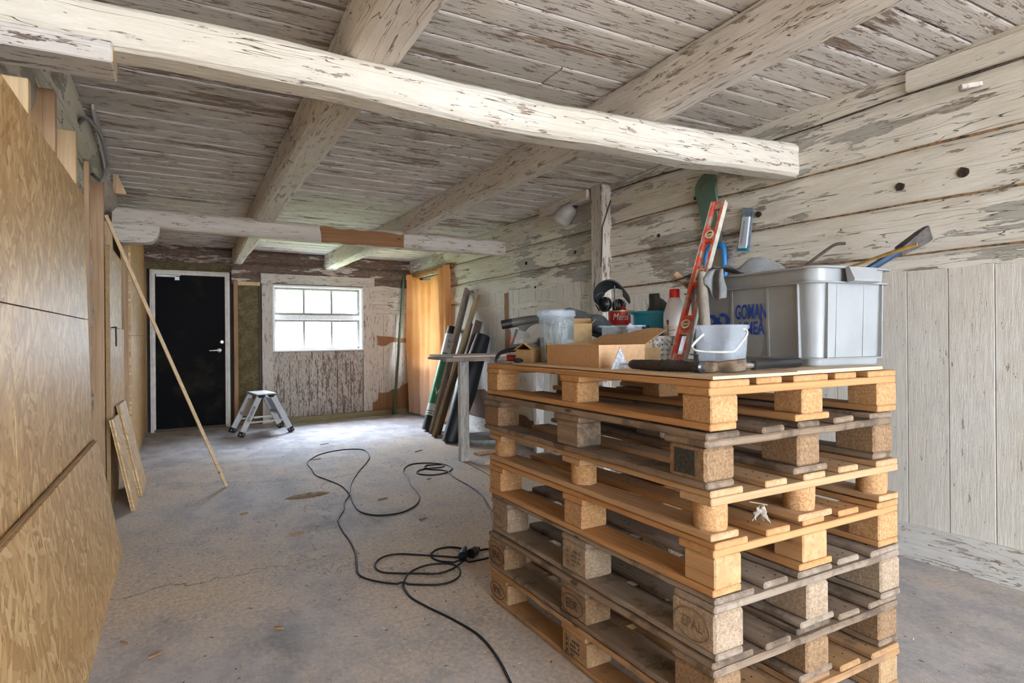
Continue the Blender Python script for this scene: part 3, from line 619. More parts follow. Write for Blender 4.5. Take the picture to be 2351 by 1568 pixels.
# ================================================================== FAR END
M_alu = m_plain('aluminium', (.62, .63, .66), .42, .06, 30, Metallic=.12)
def stool():
    A, B, C, D = Vector((.578, 7.235, 0)), Vector((1.112, 7.375, 0)), Vector((.508, 7.72, 0)), Vector((1.060, 7.885, 0))
    ctr = (A+B+C+D)/4; t = thing('step_stool', 'aluminium folding step stool standing before the mineral wool by the door', 'step stool', ctr)
    H = .463; ex = (B-A).normalized(); ey = (C-A).normalized(); wA = (B-A).length
    def P(q, w, z): return A+ex*(q*wA)+ey*(w*(C-A).length)+Vector((0, 0, z))
    W_ = .062
    for side in (0, 1):
        for w in (.04, .90):
            q0 = .0 if side == 0 else 1.0; q1 = .36 if side == 0 else .64
            foot = P(q0, w, .03); top = P(q1, w+(.03 if w < .5 else -.03), H-.035)
            b = MB(); b.bar(foot, top, .022, W_, ex, .003); lg = b.done('leg', M_alu, t)
            d = (top-foot).normalized(); b = MB(); b.bar(P(q0, w, .03)-d*.028, foot+d*.03, .028, W_+.006, ex, .003)
            b.done('foot_cap', M_black, lg)
            b = MB()
            for k in (-.018, .018):
                c = foot+d*.006+ex*k-ey*.0145; b.tube([c, c-ey*.003], .006, 10)
            b.done('rivets', M_steel, lg)
        qa, qb = (.345, .49) if side == 0 else (.51, .655)
        b = MB(); c = [P(qa-.045 if side == 0 else qa, .03, H), P(qb if side == 0 else qb+.045, .03, H), P(qb if side == 0 else qb+.045, .93, H), P(qa-.045 if side == 0 else qa, .93, H)]
        b.prism(c, (0, 0, -.012))
        for k in range(5):
            f = (k+.5)/5; p_ = c[0].lerp(c[1], f); q_ = c[3].lerp(c[2], f); b.bar(p_+Vector((0, 0, .001)), q_+Vector((0, 0, .001)), .008, .003)
        st = b.done('step', M_alu, t)
        b = MB(); c2 = [P(qa-.04 if side == 0 else qa, .028, H-.012), P(qb if side == 0 else qb+.04, .028, H-.012), P(qb-.04 if side == 0 else qb-.02, .028, H-.045), P(qa+.01 if side == 0 else qa+.045, .028, H-.045)]
        b.prism(c2, ey*.008); b.done('bracket', M_black, st)
        f = .52; qm = (.36*f) if side == 0 else 1-.36*f; zz = .03+(H-.065)*f
        b = MB(); c = [P(qm-.045, .06, zz), P(qm+.045, .06, zz), P(qm+.045, .90, zz), P(qm-.045, .90, zz)]; b.prism(c, (0, 0, -.025)); b.done('step', M_alu, t)
        qe = qm-.02 if side == 0 else qm+.02
        b = MB(); b.prism([P(qm, .06, zz), P(qm, .90, zz), P((.36*.9 if side == 0 else 1-.36*.9), .90, H-.07), P((.36*.9 if side == 0 else 1-.36*.9), .06, H-.07)], ex*.004); b.done('back_plate', M_alu, t)
    for w, z in ((.03, .155), (.90, .155)):
        b = MB(); b.bar(P(.10, w-.01, z), P(.90, w-.01, z), .004, .018); b.bar(P(.44, w-.02, z), P(.57, w-.02, z), .006, .024); b.done('spreader_bar', M_steel, t)
    b = MB(); d = (P(.36, .04, H)-P(0, .04, .03)).normalized(); c = P(.19, .04, .03+.22)-ey*.0125; b.bar(c-d*.09, c+d*.09, .001, .032, ex); b.done('sticker', m_plain('grey_sticker', (.42, .41, .40), .6, .35, 60), t, label='grey printed sticker')
stool()
b = MB(); q0, q1 = Vector((1.12, 8.12, 0)), Vector((2.90, 8.38, 0)); b.bar(q0+Vector((0, 0, .035)), q1+Vector((0, 0, .035)), .045, .07, bev=.004); b.done('floor_timber', m_wood('treated_timber', (.22, .19, .09), (.30, .26, .14), 'x'), label='greenish treated timber lying along the foot of the far wall', cat='timber')
b = MB(); b.tube([(2.605, 8.25, .0), (2.815, 8.385, 1.98)], .019, 12); b.done('green_pole', m_plain('green_paint', (.085, .115, .075), .6), smooth='x', label='dark green pole leaning in the corner beside the orange curtain', cat='pole')
# curtain over the opening
t_ = NT('orange_cloth'); w_ = t_.noise(t_.coord((1, 1, 1)), 220, 3, .7); n_ = t_.noise(t_.coord((2, 2, 2)), 1, 5, .6)
zc = t_.n('SeparateXYZ', None, Vector=t_.n('TexCoord').outputs['Object']).outputs[2]
sp_ = t_.step(t_.noise(t_.coord((40, 40, 40)), 1, 3, .7), .66, .72)
cc = t_.mix(t_.step(n_, .3, .7), (.62, .27, .09), (.72, .36, .15)); cc = t_.mix(t_.step(zc, 1.0, .0), cc, (.66, .42, .30)); cc = t_.mix(t_.math('MULTIPLY', sp_, .5), cc, (.35, .15, .05))
bp = t_.n('Bump', None, Height=w_, Distance=.002, Strength=.5).outputs[0]
d_ = t_.n('BsdfDiffuse', None, Color=cc, Normal=bp); tl_ = t_.n('BsdfTranslucent', None, Color=cc)
t_.t.links.new(t_.n('MixShader', None, Fac=.09, _1=d_.outputs[0], _2=tl_.outputs[0]).outputs[0], t_.out.inputs[0]); M_cloth = t_.m
def curt(u, v):
    y = 8.225-1.34*u+(.03*v if u < .5 else 0)-.03*(1-u)*v+(.10*v*max(0, u-.6)/.4); sag = .085*math.sin(math.pi*min(max((u-.06)/.9, 0), 1))*(1-.55*u)
    zt = 1.955+.015*u-sag*2*(1 if u > .02 else .3); z = zt*(1-v)+.03*v
    fold = (.030*math.sin(u*23+.6*math.sin(v*3))+.016*math.sin(u*47+v*2))*(.45+.65*abs(2*u-1))*(1-.2*v)+.014*math.sin(u*61+v*3)*(1-v)**2+.03*abs(2*u-1)**3
    fold += .012*fz(u*4, v*3, 2)+.018*math.sin((u+v*.35)*9)*(1-v)
    if v < .035: fold += .012*math.sin(v/.035*math.pi)
    return Vector((XR(y)-.085-fold, y, z))
b = MB(); b.grid(curt, 110, 90); b.done('curtain', M_cloth, smooth='all', recalc=False, label='faded orange cloth hung over the opening in the log wall', cat='curtain')
b = MB(); b.bar((XR(8.2)-.05, 8.22, 1.955), (XR(6.9)-.05, 6.9, 1.965), .03, .05); b.done('curtain_rail', M_bare, label='rough brown batten behind the top hem of the orange cloth', cat='batten')
# things leaning against the log wall
def wallpt(x, y, off=.05):
    X = 2.95
    for _ in range(6): p = at(x, y, X=X); X = XR(p.y)-off
    return at(x, y, X=X)
t = thing('membrane_roll', 'tall roll in green and white wrapper leaning beside the orange curtain', 'roll', at(984, 988, Z=0))
a, c = Vector((2.49, 6.62, .01)), wallpt(1041, 752, .115); L = (c-a).length; d = (c-a).normalized(); pt = lambda f: a.lerp(c, f)
b = MB(); b.tube([pt(0), pt(1)], .070, 28); b.done('core', M_dark, t, smooth='x', label='dark grey roll ends')
def band(f0, f1, col, nm, lab, r=.072, rough=.4):
    b = MB(); b.tube([pt(f0), pt(f1)], r, 28, cap=True); return b.done(nm, m_plain(nm+'_'+lab.split()[0], col, rough, .12, 20), t, smooth='x', label=lab)
band(.135, .30, (.62, .63, .63), 'wrapper_band', 'white lower wrapper band'); band(.148, .156, (.06, .28, .12), 'wrapper_stripe', 'green stripe', .0726); band(.17, .18, (.06, .28, .12), 'wrapper_stripe', 'green thin stripe', .0726)
gb = band(.245, .78, (.045, .25, .105), 'wrapper_band', 'green wrapper band', .0728); band(.735, .925, (.66, .68, .70), 'wrapper_band', 'light upper wrapper band', .0732)
side = d.cross(Vector((-.2, -1, .1))).normalized(); nrm = side.cross(d).normalized()
if nrm.y > 0: nrm = -nrm; side = -side
def on_roll(txt, f, size, mat, par, nm='lettering', rot=0, off=0.0, r=.0745):
    me = text_mesh(txt, size, .0006)
    x = d if rot else side; y = nrm.cross(x)
    for v in me.vertices:
        p = v.co; lx = x.dot(side)*p.x+y.dot(side)*p.y+off; ly = x.dot(d)*p.x+y.dot(d)*p.y
        w = pt(f)+d*ly+side*(r*math.sin(lx/r))+nrm*(r*math.cos(lx/r)+p.z); v.co = w
    b = MB(); b.bm.from_mesh(me); b.done(nm, mat, par)
M_white = m_plain('white_print', (.80, .80, .80), .5, .05); M_blue = m_plain('blue_print', (.01, .10, .36), .5, .08)
on_roll('VE', .36, .12, M_white, gb, rot=0, off=.012); on_roll('TA', .665, .09, M_white, gb, off=.01)
on_roll('SO', .845, .065, M_blue, t, off=.0, r=.0755); on_roll('SO', .80, .05, M_blue, t, off=.0, r=.0755)
def lean_board(label, fx, tx, w, th, mat, roll=0.0, off=.03, name='old_board'):
    a = Vector(fx); c = wallpt(*tx, off); d = (c-a).normalized(); up = Vector((math.cos(roll), -math.sin(roll), 0)); up = (up-d*up.dot(d)).normalized()
    b = MB(); b.bar(a, c, w, th, up, .003); return b.done(name, mat, label=label, cat='board')
M_oldw = m_wood('old_grey_board', (.25, .19, .145), (.40, .32, .26), 'z', .85, 1, .3, True, (.12, .08, .06)); M_oldp = m_wood('old_yellow_board', (.36, .25, .14), (.50, .36, .21), 'z', .8, 1, .3)
M_oldd = m_wood('old_dark_board', (.12, .075, .05), (.20, .135, .095), 'z', .85, 1, .3)
lean_board('widest peeling grey board leaning beside the green and white roll', (2.44, 6.36, .005), (1074, 664), .14, .03, M_oldw, .75, .085)
lean_board('yellowish rough board leaning in front of the peeling grey board', (2.395, 6.17, .005), (1097, 677), .085, .035, M_oldp, .75, .08)
lean_board('dark brown board between the yellowish board and the black roll', (2.56, 6.17, .005), (1100, 737), .15, .03, M_oldd, .8, .11)
lean_board('narrow dark slat leaning behind the yellowish board', (2.50, 6.30, .005), (1082, 742), .05, .03, M_oldd, .7, .11)
b = MB(); a, c = Vector((2.40, 5.76, .005)), wallpt(1109, 772, .135); pth = [a, a.lerp(c, .45), c]
b.tube(pth, [.085, .125, .088], 28, flat=.9); t = b.done('underlay_roll', M_dark, smooth='x', label='fat black underlay roll leaning behind the workbench leg', cat='roll')
b = MB(); n_ = 46; pts = []
for k in range(n_):
    an = k/n_*2*math.pi*2.4; r_ = .045+.034*k/n_; pts.append((r_*math.cos(an), r_*math.sin(an)))
dd = (c-a).normalized(); xx = dd.orthogonal().normalized(); yy = dd.cross(xx); b.tube([c+dd*.004+xx*p[0]+yy*p[1] for p in pts], .0035, 6); b.done('rolled_edge', M_black, t)
b = MB(); b.lathe([(0, 0), (.27, 0), (.285, .02), (.28, .045), (.25, .05), (.22, .035), (0, .035)], 40, Matrix.Translation((2.80, 5.72, 0))); b.done('grey_tray', m_plain('grey_tray_plastic', (.30, .31, .31), .6, .2), smooth='x', label='shallow round grey tray on the floor behind the workbench leg', cat='tray')
# workbench
t = thing('workbench', 'old plank workbench with worn white legs between the pallets and the wall', 'workbench', (2.13, 4.853, 0))
M_leg = m_paint('worn_leg_paint', 'z', (.62, .60, .58), (.30, .27, .24), (.42, .39, .36), .43, 1.5, 31)
for lx in (2.165, 2.93):
    b = MB(); b.box((lx-.042, 4.845, 0), (lx+.042, 4.90, .868), .004); b.done('leg', M_leg, t)
b = MB(); b.box((1.985, 4.835, .868), (2.97, 4.90, .902), .003); b.done('apron', m_wood('bench_grey', (.30, .26, .22), (.44, .39, .34), 'x', .8, 1, .3, True, (.14, .1, .08)), t)
b = MB(); b.box((2.0, 4.90, .880), (2.97, 5.30, .902), .003); b.done('top', M_oldw, t)
b = MB(); b.prism([(2.05, 4.82, .905), (2.96, 4.80, .905), (2.96, 5.32, .905), (2.04, 5.36, .905)], (0, 0, .016)); b.done('plywood_sheet', m_wood('ply_pinkish', (.56, .42, .34), (.66, .53, .45), 'x', .6, .7, .2, False), label='loose plywood sheet lying on the workbench', cat='sheet')
# planks on the floor behind the pallets
def floor_plank(label, a, c, w, th, mat, z=0):
    b = MB(); b.bar(Vector((*a, z+th/2)), Vector((*c, z+th/2)), w, th, bev=.003); b.done('floor_plank', mat, label=label, cat='plank')
floor_plank('brown plank on the floor seen through the pallet gap', (2.70, 4.68), (2.60, 3.2), .14, .045, M_oldd)
floor_plank('thin pale strip on the floor at the foot of the workbench leg', (2.16, 4.76), (2.10, 4.05), .02, .012, M_pined)
floor_plank('pale offcut on the floor behind the workbench leg', (2.36, 5.05), (2.72, 5.12), .06, .025, M_pined)
floor_plank('short pale lath lying beyond the left end of the pallets', (2.26, 4.62), (2.62, 4.95), .035, .018, M_pine)
# lamp on the log wall
q = at(1292, 500, X=2.93); hd = Vector((XR(q.y)-.05, q.y-.12, q.z+.12)); dv = (q-hd).normalized(); mt = frame_mtx(hd, dv.orthogonal(), dv.cross(dv.orthogonal())); 
t = thing('wall_lamp', 'frosted glass lamp on a rusty bracket left of the wall post', 'lamp', hd)
M_rust = m_plain('rusty_iron', (.075, .05, .038), .8, .35, 70)
b = MB(); b.lathe([(0, .0), (.030, .0), (.034, .03), (.036, .055), (0, .055)], 20, mt); b.done('socket', M_rust, t, smooth='x')
b = MB(); b.lathe([(.036, .045), (.058, .06), (.072, .10), (.082, .17), (.088, .205), (.086, .215), (.07, .232), (.04, .245), (0, .25)], 32, mt, caps=False); b.done('lamp_shade', m_plain('frosted_glass', (.46, .43, .39), .35, .15, 14), t, smooth='x', label='frosted glass bell shade')
b = MB(); b.tube(smoothpath([hd, hd+Vector((.03, -.05, .045)), hd+Vector((.06, -.12, .03)), (XR(hd.y)-.02, hd.y-.16, hd.z-.02)], 6), .012, 8); b.box(hd+Vector((-.02, -.05, -.0)), hd+Vector((.05, .03, .06)), .01); b.done('bracket', M_rust, t)
b = MB(); b.bar((XR(4.5)-.06, 4.10, cz(3, 4.1)-.045), (XR(4.5)-.06, 4.85, cz(3, 4.8)-.045), .09, .085, bev=.006); b.done('trim_5', M_beamy, label='white block along the ceiling edge above the frosted lamp', cat='trim', kind='structure')
# saw and thermometer hanging on the log wall
def wall_frame(p, off): return Vector((XR(p.y)-off, p.y, p.z))
def wpoly(pts, off): return [wall_frame(at(x, y, X=3.06), off) for x, y in pts]
t = thing('hand_saw', 'hand saw in a green sleeve hanging on the log wall, blue handle down', 'saw', wall_frame(at(1640, 500, X=3.06), .05))
b = MB(); b.prism(wpoly([(1628, 470), (1657, 470), (1666, 590), (1664, 640), (1632, 640)], .052), (.002, 0, 0)); b.done('blade', M_steel, t)
M_green = m_plain('green_card', (.095, .165, .115), .6, .08)
out = [(1604, 432), (1612, 414), (1625, 400), (1648, 402)] + [(1648+1.2*math.sin(k*2.1)+k*.95, 402+k*15) for k in range(1, 11)] + [(1655, 556), (1640, 558), (1622, 540), (1618, 505), (1611, 472), (1605, 450)]
b = MB(); b.prism(wpoly(out, .062), (.016, 0, 0)); sl = b.done('sleeve', M_green, t, label='green saw-toothed sleeve')
b = MB(); b.prism(wpoly([(1613, 431), (1617, 424), (1632, 410), (1636, 411), (1634, 417), (1621, 427), (1617, 437), (1613, 438)], .0635), (.002, 0, 0)); b.done('hang_hole', m_plain('hole_shade', (.16, .14, .11), .9), sl, label='hand hole showing the wall')
b = MB(); b.tube(smoothpath(wpoly([(1652, 566), (1663, 563), (1668, 570), (1670, 600), (1669, 640), (1640, 655), (1628, 620), (1629, 590), (1636, 570), (1652, 566)], .058), 6), .017, 10); b.done('handle', m_plain('saw_blue', (.02, .19, .50), .4, .1), t, smooth='x', label='blue plastic handle')
t = thing('thermometer_pack', 'white stick thermometer in a blue blister card hanging on the log wall', 'thermometer', wall_frame(at(1715, 525, X=3.06), .04))
b = MB(); b.prism(wpoly([(1708, 477), (1733, 478), (1724, 572), (1699, 572)], .052), (.004, 0, 0)); b.done('card', m_plain('card_blue_grey', (.25, .31, .38), .4, .3, 25), t)
b = MB(); b.prism(wpoly([(1698, 566), (1724, 565), (1722, 575), (1717, 577), (1697, 577)], .056), (.004, 0, 0)); b.done('card_foot', m_plain('card_cyan', (.015, .26, .42), .4), t, label='bright blue lower edge')
b = MB(); b.prism(wpoly([(1712, 499), (1727, 498), (1719, 570), (1702, 571)], .066), (.014, 0, 0)); st_ = b.done('stick', m_plain('stick_white', (.62, .66, .74), .35, .04), t, label='white thermometer stick')
b = MB()
pA, pB = (1716, 506), (1708, 562)
for k in range(15):
    f = k/14; x, y = pA[0]+(pB[0]-pA[0])*f, pA[1]+(pB[1]-pA[1])*f
    b.prism(wpoly([(x-2.6, y), (x-.6, y), (x-.6, y+1.1), (x-2.6, y+1.1)], .0668), (.001, 0, 0)); b.prism(wpoly([(x+2.4, y), (x+4.2, y), (x+4.2, y+1.1), (x+2.4, y+1.1)], .0668), (.001, 0, 0))
b.prism(wpoly([(pA[0]+.4, 508), (pA[0]+1.4, 508), (pB[0]+1.4, 560), (pB[0]+.4, 560)], .0668), (.001, 0, 0)); b.done('scale_marks', m_plain('scale_ink', (.12, .14, .18), .5), st_)
# ================================================================== CORDS AND LITTER
def cord(name, label, px, r=.0045, mat=None):
    pts = [at(x, y, Z=0)+Vector((0, 0, r)) for x, y in px]; pth = smoothpath(pts, 7)
    for i, p in enumerate(pth):                         # lift where the cord crosses itself
        for j in range(0, i-12):
            if (pth[j].xy-p.xy).length < .02: p.z = max(p.z, r*2.6)
    b = MB(); b.tube(pth, r, 8); return b, pth
M_cord = m_plain('cord_black', (.009, .010, .012), .6, .15, 40, Specular_IOR_Level=.25)
t = thing('extension_cord', 'long black extension cord snaking over the floor towards the camera', 'cord', at(850, 1183, Z=0))
b, pth = cord('cable', '', [(1185, 1600), (1168, 1562), (1140, 1510), (1100, 1462), (1040, 1425), (985, 1398), (945, 1375), (928, 1352), (928, 1335), (942, 1316), (975, 1301), (1012, 1296), (1040, 1298), (1055, 1309), (1054, 1325), (1035, 1338), (1000, 1345), (945, 1344), (890, 1341), (845, 1332), (823, 1320), (819, 1300), (817, 1275), (806, 1248), (788, 1222), (777, 1200), (778, 1190), (789, 1172), (791, 1155), (802, 1136), (806, 1112), (822, 1085), (842, 1062), (848, 1048), (838, 1035), (815, 1032), (775, 1035), (735, 1044), (711, 1057), (706, 1066), (716, 1078), (725, 1092), (755, 1104), (785, 1117), (802, 1136), (812, 1158), (824, 1174), (850, 1183), (885, 1184), (925, 1177), (955, 1161), (963, 1144), (956, 1130), (942, 1112), (936, 1095), (926, 1084), (932, 1073), (950, 1066), (985, 1064), (1022, 1068), (1037, 1076), (1028, 1085), (1000, 1091), (972, 1091), (957, 1087), (965, 1080), (990, 1076), (1015, 1073), (1016, 1068), (998, 1068), (978, 1070), (975, 1077), (990, 1079), (1022, 1082), (1045, 1098), (1080, 1118), (1106, 1138), (1124, 1168), (1150, 1190)])
b.done('cable', M_cord, t, smooth='all')
t = thing('lead_with_plug', 'second black lead with plug and socket joined beside the pallet stack', 'cord', at(1075, 1285, Z=0))
b, pth = cord('cable', '', [(1068, 1287), (1055, 1297), (1035, 1310), (1005, 1319), (960, 1319), (905, 1318), (875, 1315), (861, 1303), (866, 1290), (885, 1279), (915, 1274), (960, 1276), (1010, 1279), (1058, 1281), (1085, 1272), (1112, 1263), (1135, 1265), (1138, 1277), (1100, 1288), (1065, 1293), (1015, 1291), (993, 1283), (990, 1275), (1002, 1264), (1030, 1258), (1055, 1260), (1068, 1265)])
b.done('cable', M_cord, t, smooth='all')
pa, pb = at(1068, 1266, Z=0)+Vector((0, 0, .018)), at(1062, 1287, Z=0)+Vector((0, 0, .02))
b = MB(); b.tube([pa, pa.lerp(pb, .3), pa.lerp(pb, .6), pb], [.010, .015, .021, .022], 16); b.done('plug', M_cord, t, smooth='x')
pc = at(1076, 1283, Z=0)+Vector((.012, 0, .022)); b = MB(); b.tube([pc, pc+Vector((.028, .012, .004)), pc+Vector((.034, .016, .005))], [.024, .024, .018], 16, flat=1.2); b.tube([pc+Vector((.03, .014, .004)), pc+Vector((.055, .026, .008))], .012, 12); b.done('socket', M_black, t, smooth='x')
# chips one can count
def splinter(px, py, ln, w, an, mat, label):
    p = at(px, py, Z=0); d = Vector((math.cos(an), math.sin(an), 0)); n = Vector((-d.y, d.x, 0)); h = .006
    b = MB(); b.prism([p-d*ln/2-n*w*.3, p-d*ln*.1-n*w/2, p+d*ln/2-n*w*.1, p+d*ln*.35+n*w*.5, p-d*ln*.4+n*w*.45], (0, 0, h)); b.done('wood_splinter', mat, label=label, cat='splinter', group='splinters scattered on the concrete')
M_spl = m_wood('splinter_wood', (.24, .11, .04), (.36, .19, .08), 'x', .8, 1, .5, False)
sg = 'small brown wood splinter lying on the concrete floor'
for px, py, ln, w, an in ((680, 1226, .085, .012, .1), (878, 1146, .075, .014, .25), (961, 1036, .11, .018, .5), (640, 1443, .04, .010, -.6), (725, 1055, .10, .008, .2), (745, 1020, .10, .009, .4), (285, 1478, .035, .006, -.8), (358, 1505, .05, .006, .5), (972, 1192, .06, .022, .4), (985, 1100, .04, .008, .1), (1180, 1340, .03, .01, .9), (560, 1180, .05, .012, .2)):
    splinter(px, py, ln, w, an, M_spl, sg)
b = MB(); p = at(707, 1138, Z=0)
def pile(u, v):
    x, y = (u-.5)*.34, (v-.5)*.13; e = max(0, 1-(2*u-1)**2-(2*v-1)**2*.9)
    return Vector((p.x+x*.95+y*.2, p.y+y+x*.06, -.003+.016*e**.7*(1+.5*fz(x*30, y*30, 0))+.004*fz(x*60, y*60, 3)))
b.grid(pile, 40, 16); b.done('sawdust_pile', m_plain('sawdust', (.33, .205, .10), .95, .35, 120), smooth='all', label='low heap of brown sawdust near the crossing of the cord', cat='sawdust', kind='stuff')
b = MB(); rr = random.Random(3)
for k in range(2600):
    if rr.random() < .5: x, y = rr.uniform(-.2, 2.85), rr.uniform(1.0, 8.1)
    else: x, y = rr.gauss(1.1, .8), rr.gauss(3.6, 1.6)
    if not (-.25 < x < 2.85 and .3 < y < 8.1): continue
    if 1.08 < x < 2.0 and .98 < y < 2.34: continue
    s_ = rr.uniform(.0025, .010); an = rr.uniform(0, 3.14); d = Vector((math.cos(an), math.sin(an), 0))*s_*rr.uniform(.6, 1.6); n = Vector((-d.y, d.x, 0)).normalized()*s_*.35; c = Vector((x, y, .0006)); z = Vector((0, 0, rr.uniform(.001, .003)))
    b.mi = rr.randrange(3); vs = [b.bm.verts.new(c+q) for q in (d, n, -d, -n)]; tp = b.bm.verts.new(c+z)
    for i in range(4): b.bm.faces.new((vs[i], vs[(i+1) % 4], tp)).material_index = b.mi
b.done('wood_litter', [m_plain('litter_dark', (.10, .06, .035), .9), m_plain('litter_tan', (.40, .27, .14), .9), m_plain('litter_pale', (.52, .44, .34), .9)], recalc=False, label='fine wood crumbs strewn over the concrete floor', cat='crumbs', kind='stuff')
# ================================================================== PALLET STACK
SX, SY, SYAW = 1.133, 1.072, .0114
LV = [0, .137, .283, .440, .578, .706, .8485, .9765]
def wset(nm, c1, c2, dark=None, var=.35):
    return dict(y=m_wood(nm+'_wood_along', c1, c2, 'y', .75, 1, var, True, dark), x=m_wood(nm+'_wood_across', c1, c2, 'x', .75, 1, var, True, dark))
fresh = wset('fresh_orange', (.50, .235, .082), (.62, .35, .15)); pale = wset('pale_orange', (.50, .285, .135), (.63, .42, .23))
grey = wset('weathered_grey', (.205, .135, .085), (.36, .26, .18), (.075, .05, .033)); grey2 = wset('silver_grey', (.275, .20, .14), (.43, .34, .265), (.13, .09, .06)); brown = wset('orange_brown', (.42, .215, .085), (.53, .31, .15), (.22, .13, .075))
C_fresh = m_chip('chip_fresh', (.45, .225, .085), (.61, .385, .19)); C_grey = m_chip('chip_grey', (.32, .22, .14), (.50, .38, .27)); C_dark = m_chip('chip_dark', (.22, .125, .06), (.38, .24, .135)); C_tan = m_chip('chip_tan', (.37, .215, .10), (.52, .345, .19))
M_mark = m_plain('burnt_mark', (.055, .034, .022), .95, .3); M_markf = m_plain('faded_mark', (.19, .135, .09), .9, .2)
M_nail = m_plain('nail_rust', (.035, .028, .022), .9)
# per pallet (bottom first): woods, block mats, block size along y, along x, round, shift x, shift y, yaw, label, stamps
SP = [
 dict(w=brown, c=C_tan, by=.145, bx=.1, rd=0, dx=.004, yaw=.000, lab='orange brown pallet at the very bottom of the stack, on the floor', st=[('EPAL', 2, 1), ('IPPC', 1, 0)]),
 dict(w=grey, c=C_dark, by=.145, bx=.1, rd=0, dx=.006, yaw=.004, lab='dark grey pallet second from the floor, oval EUR mark on its middle block', st=[('EPAL', 2, 1), ('EUR', 1, 1)]),
 dict(w=grey2, c=C_grey, by=.145, bx=.1, rd=0, dx=.009, yaw=-.002, lab='silver grey pallet with a big faded EPAL mark on its front corner block', st=[('EPAL', 2, 1), ('EPAL', 0, 1), ('IPPC', 1, 0)]),
 dict(w=fresh, c=C_fresh, by=.10, bx=.1, rd=0, dx=.008, yaw=.003, lab='orange pallet with solid pine blocks in the middle of the stack', st=[]),
 dict(w=pale, c=C_fresh, by=.085, bx=.085, rd=1, dx=.000, yaw=-.004, lab='pale pallet with round pressed chip blocks', st=[]),
 dict(w=grey, c=C_dark, by=.13, bx=.1, rd=0, dx=-.014, yaw=.003, lab='weathered pallet second from the top with ragged grey boards', st=[]),
 dict(w=fresh, c=C_fresh, by=.095, bx=.095, rd=0, dx=-.004, yaw=.000, lab='topmost fresh orange pallet carrying the plywood and the tools', st=[]),
]
M_solid = m_wood('solid_block', (.49, .265, .11), (.62, .39, .19), 'y', .7, .8, .2)
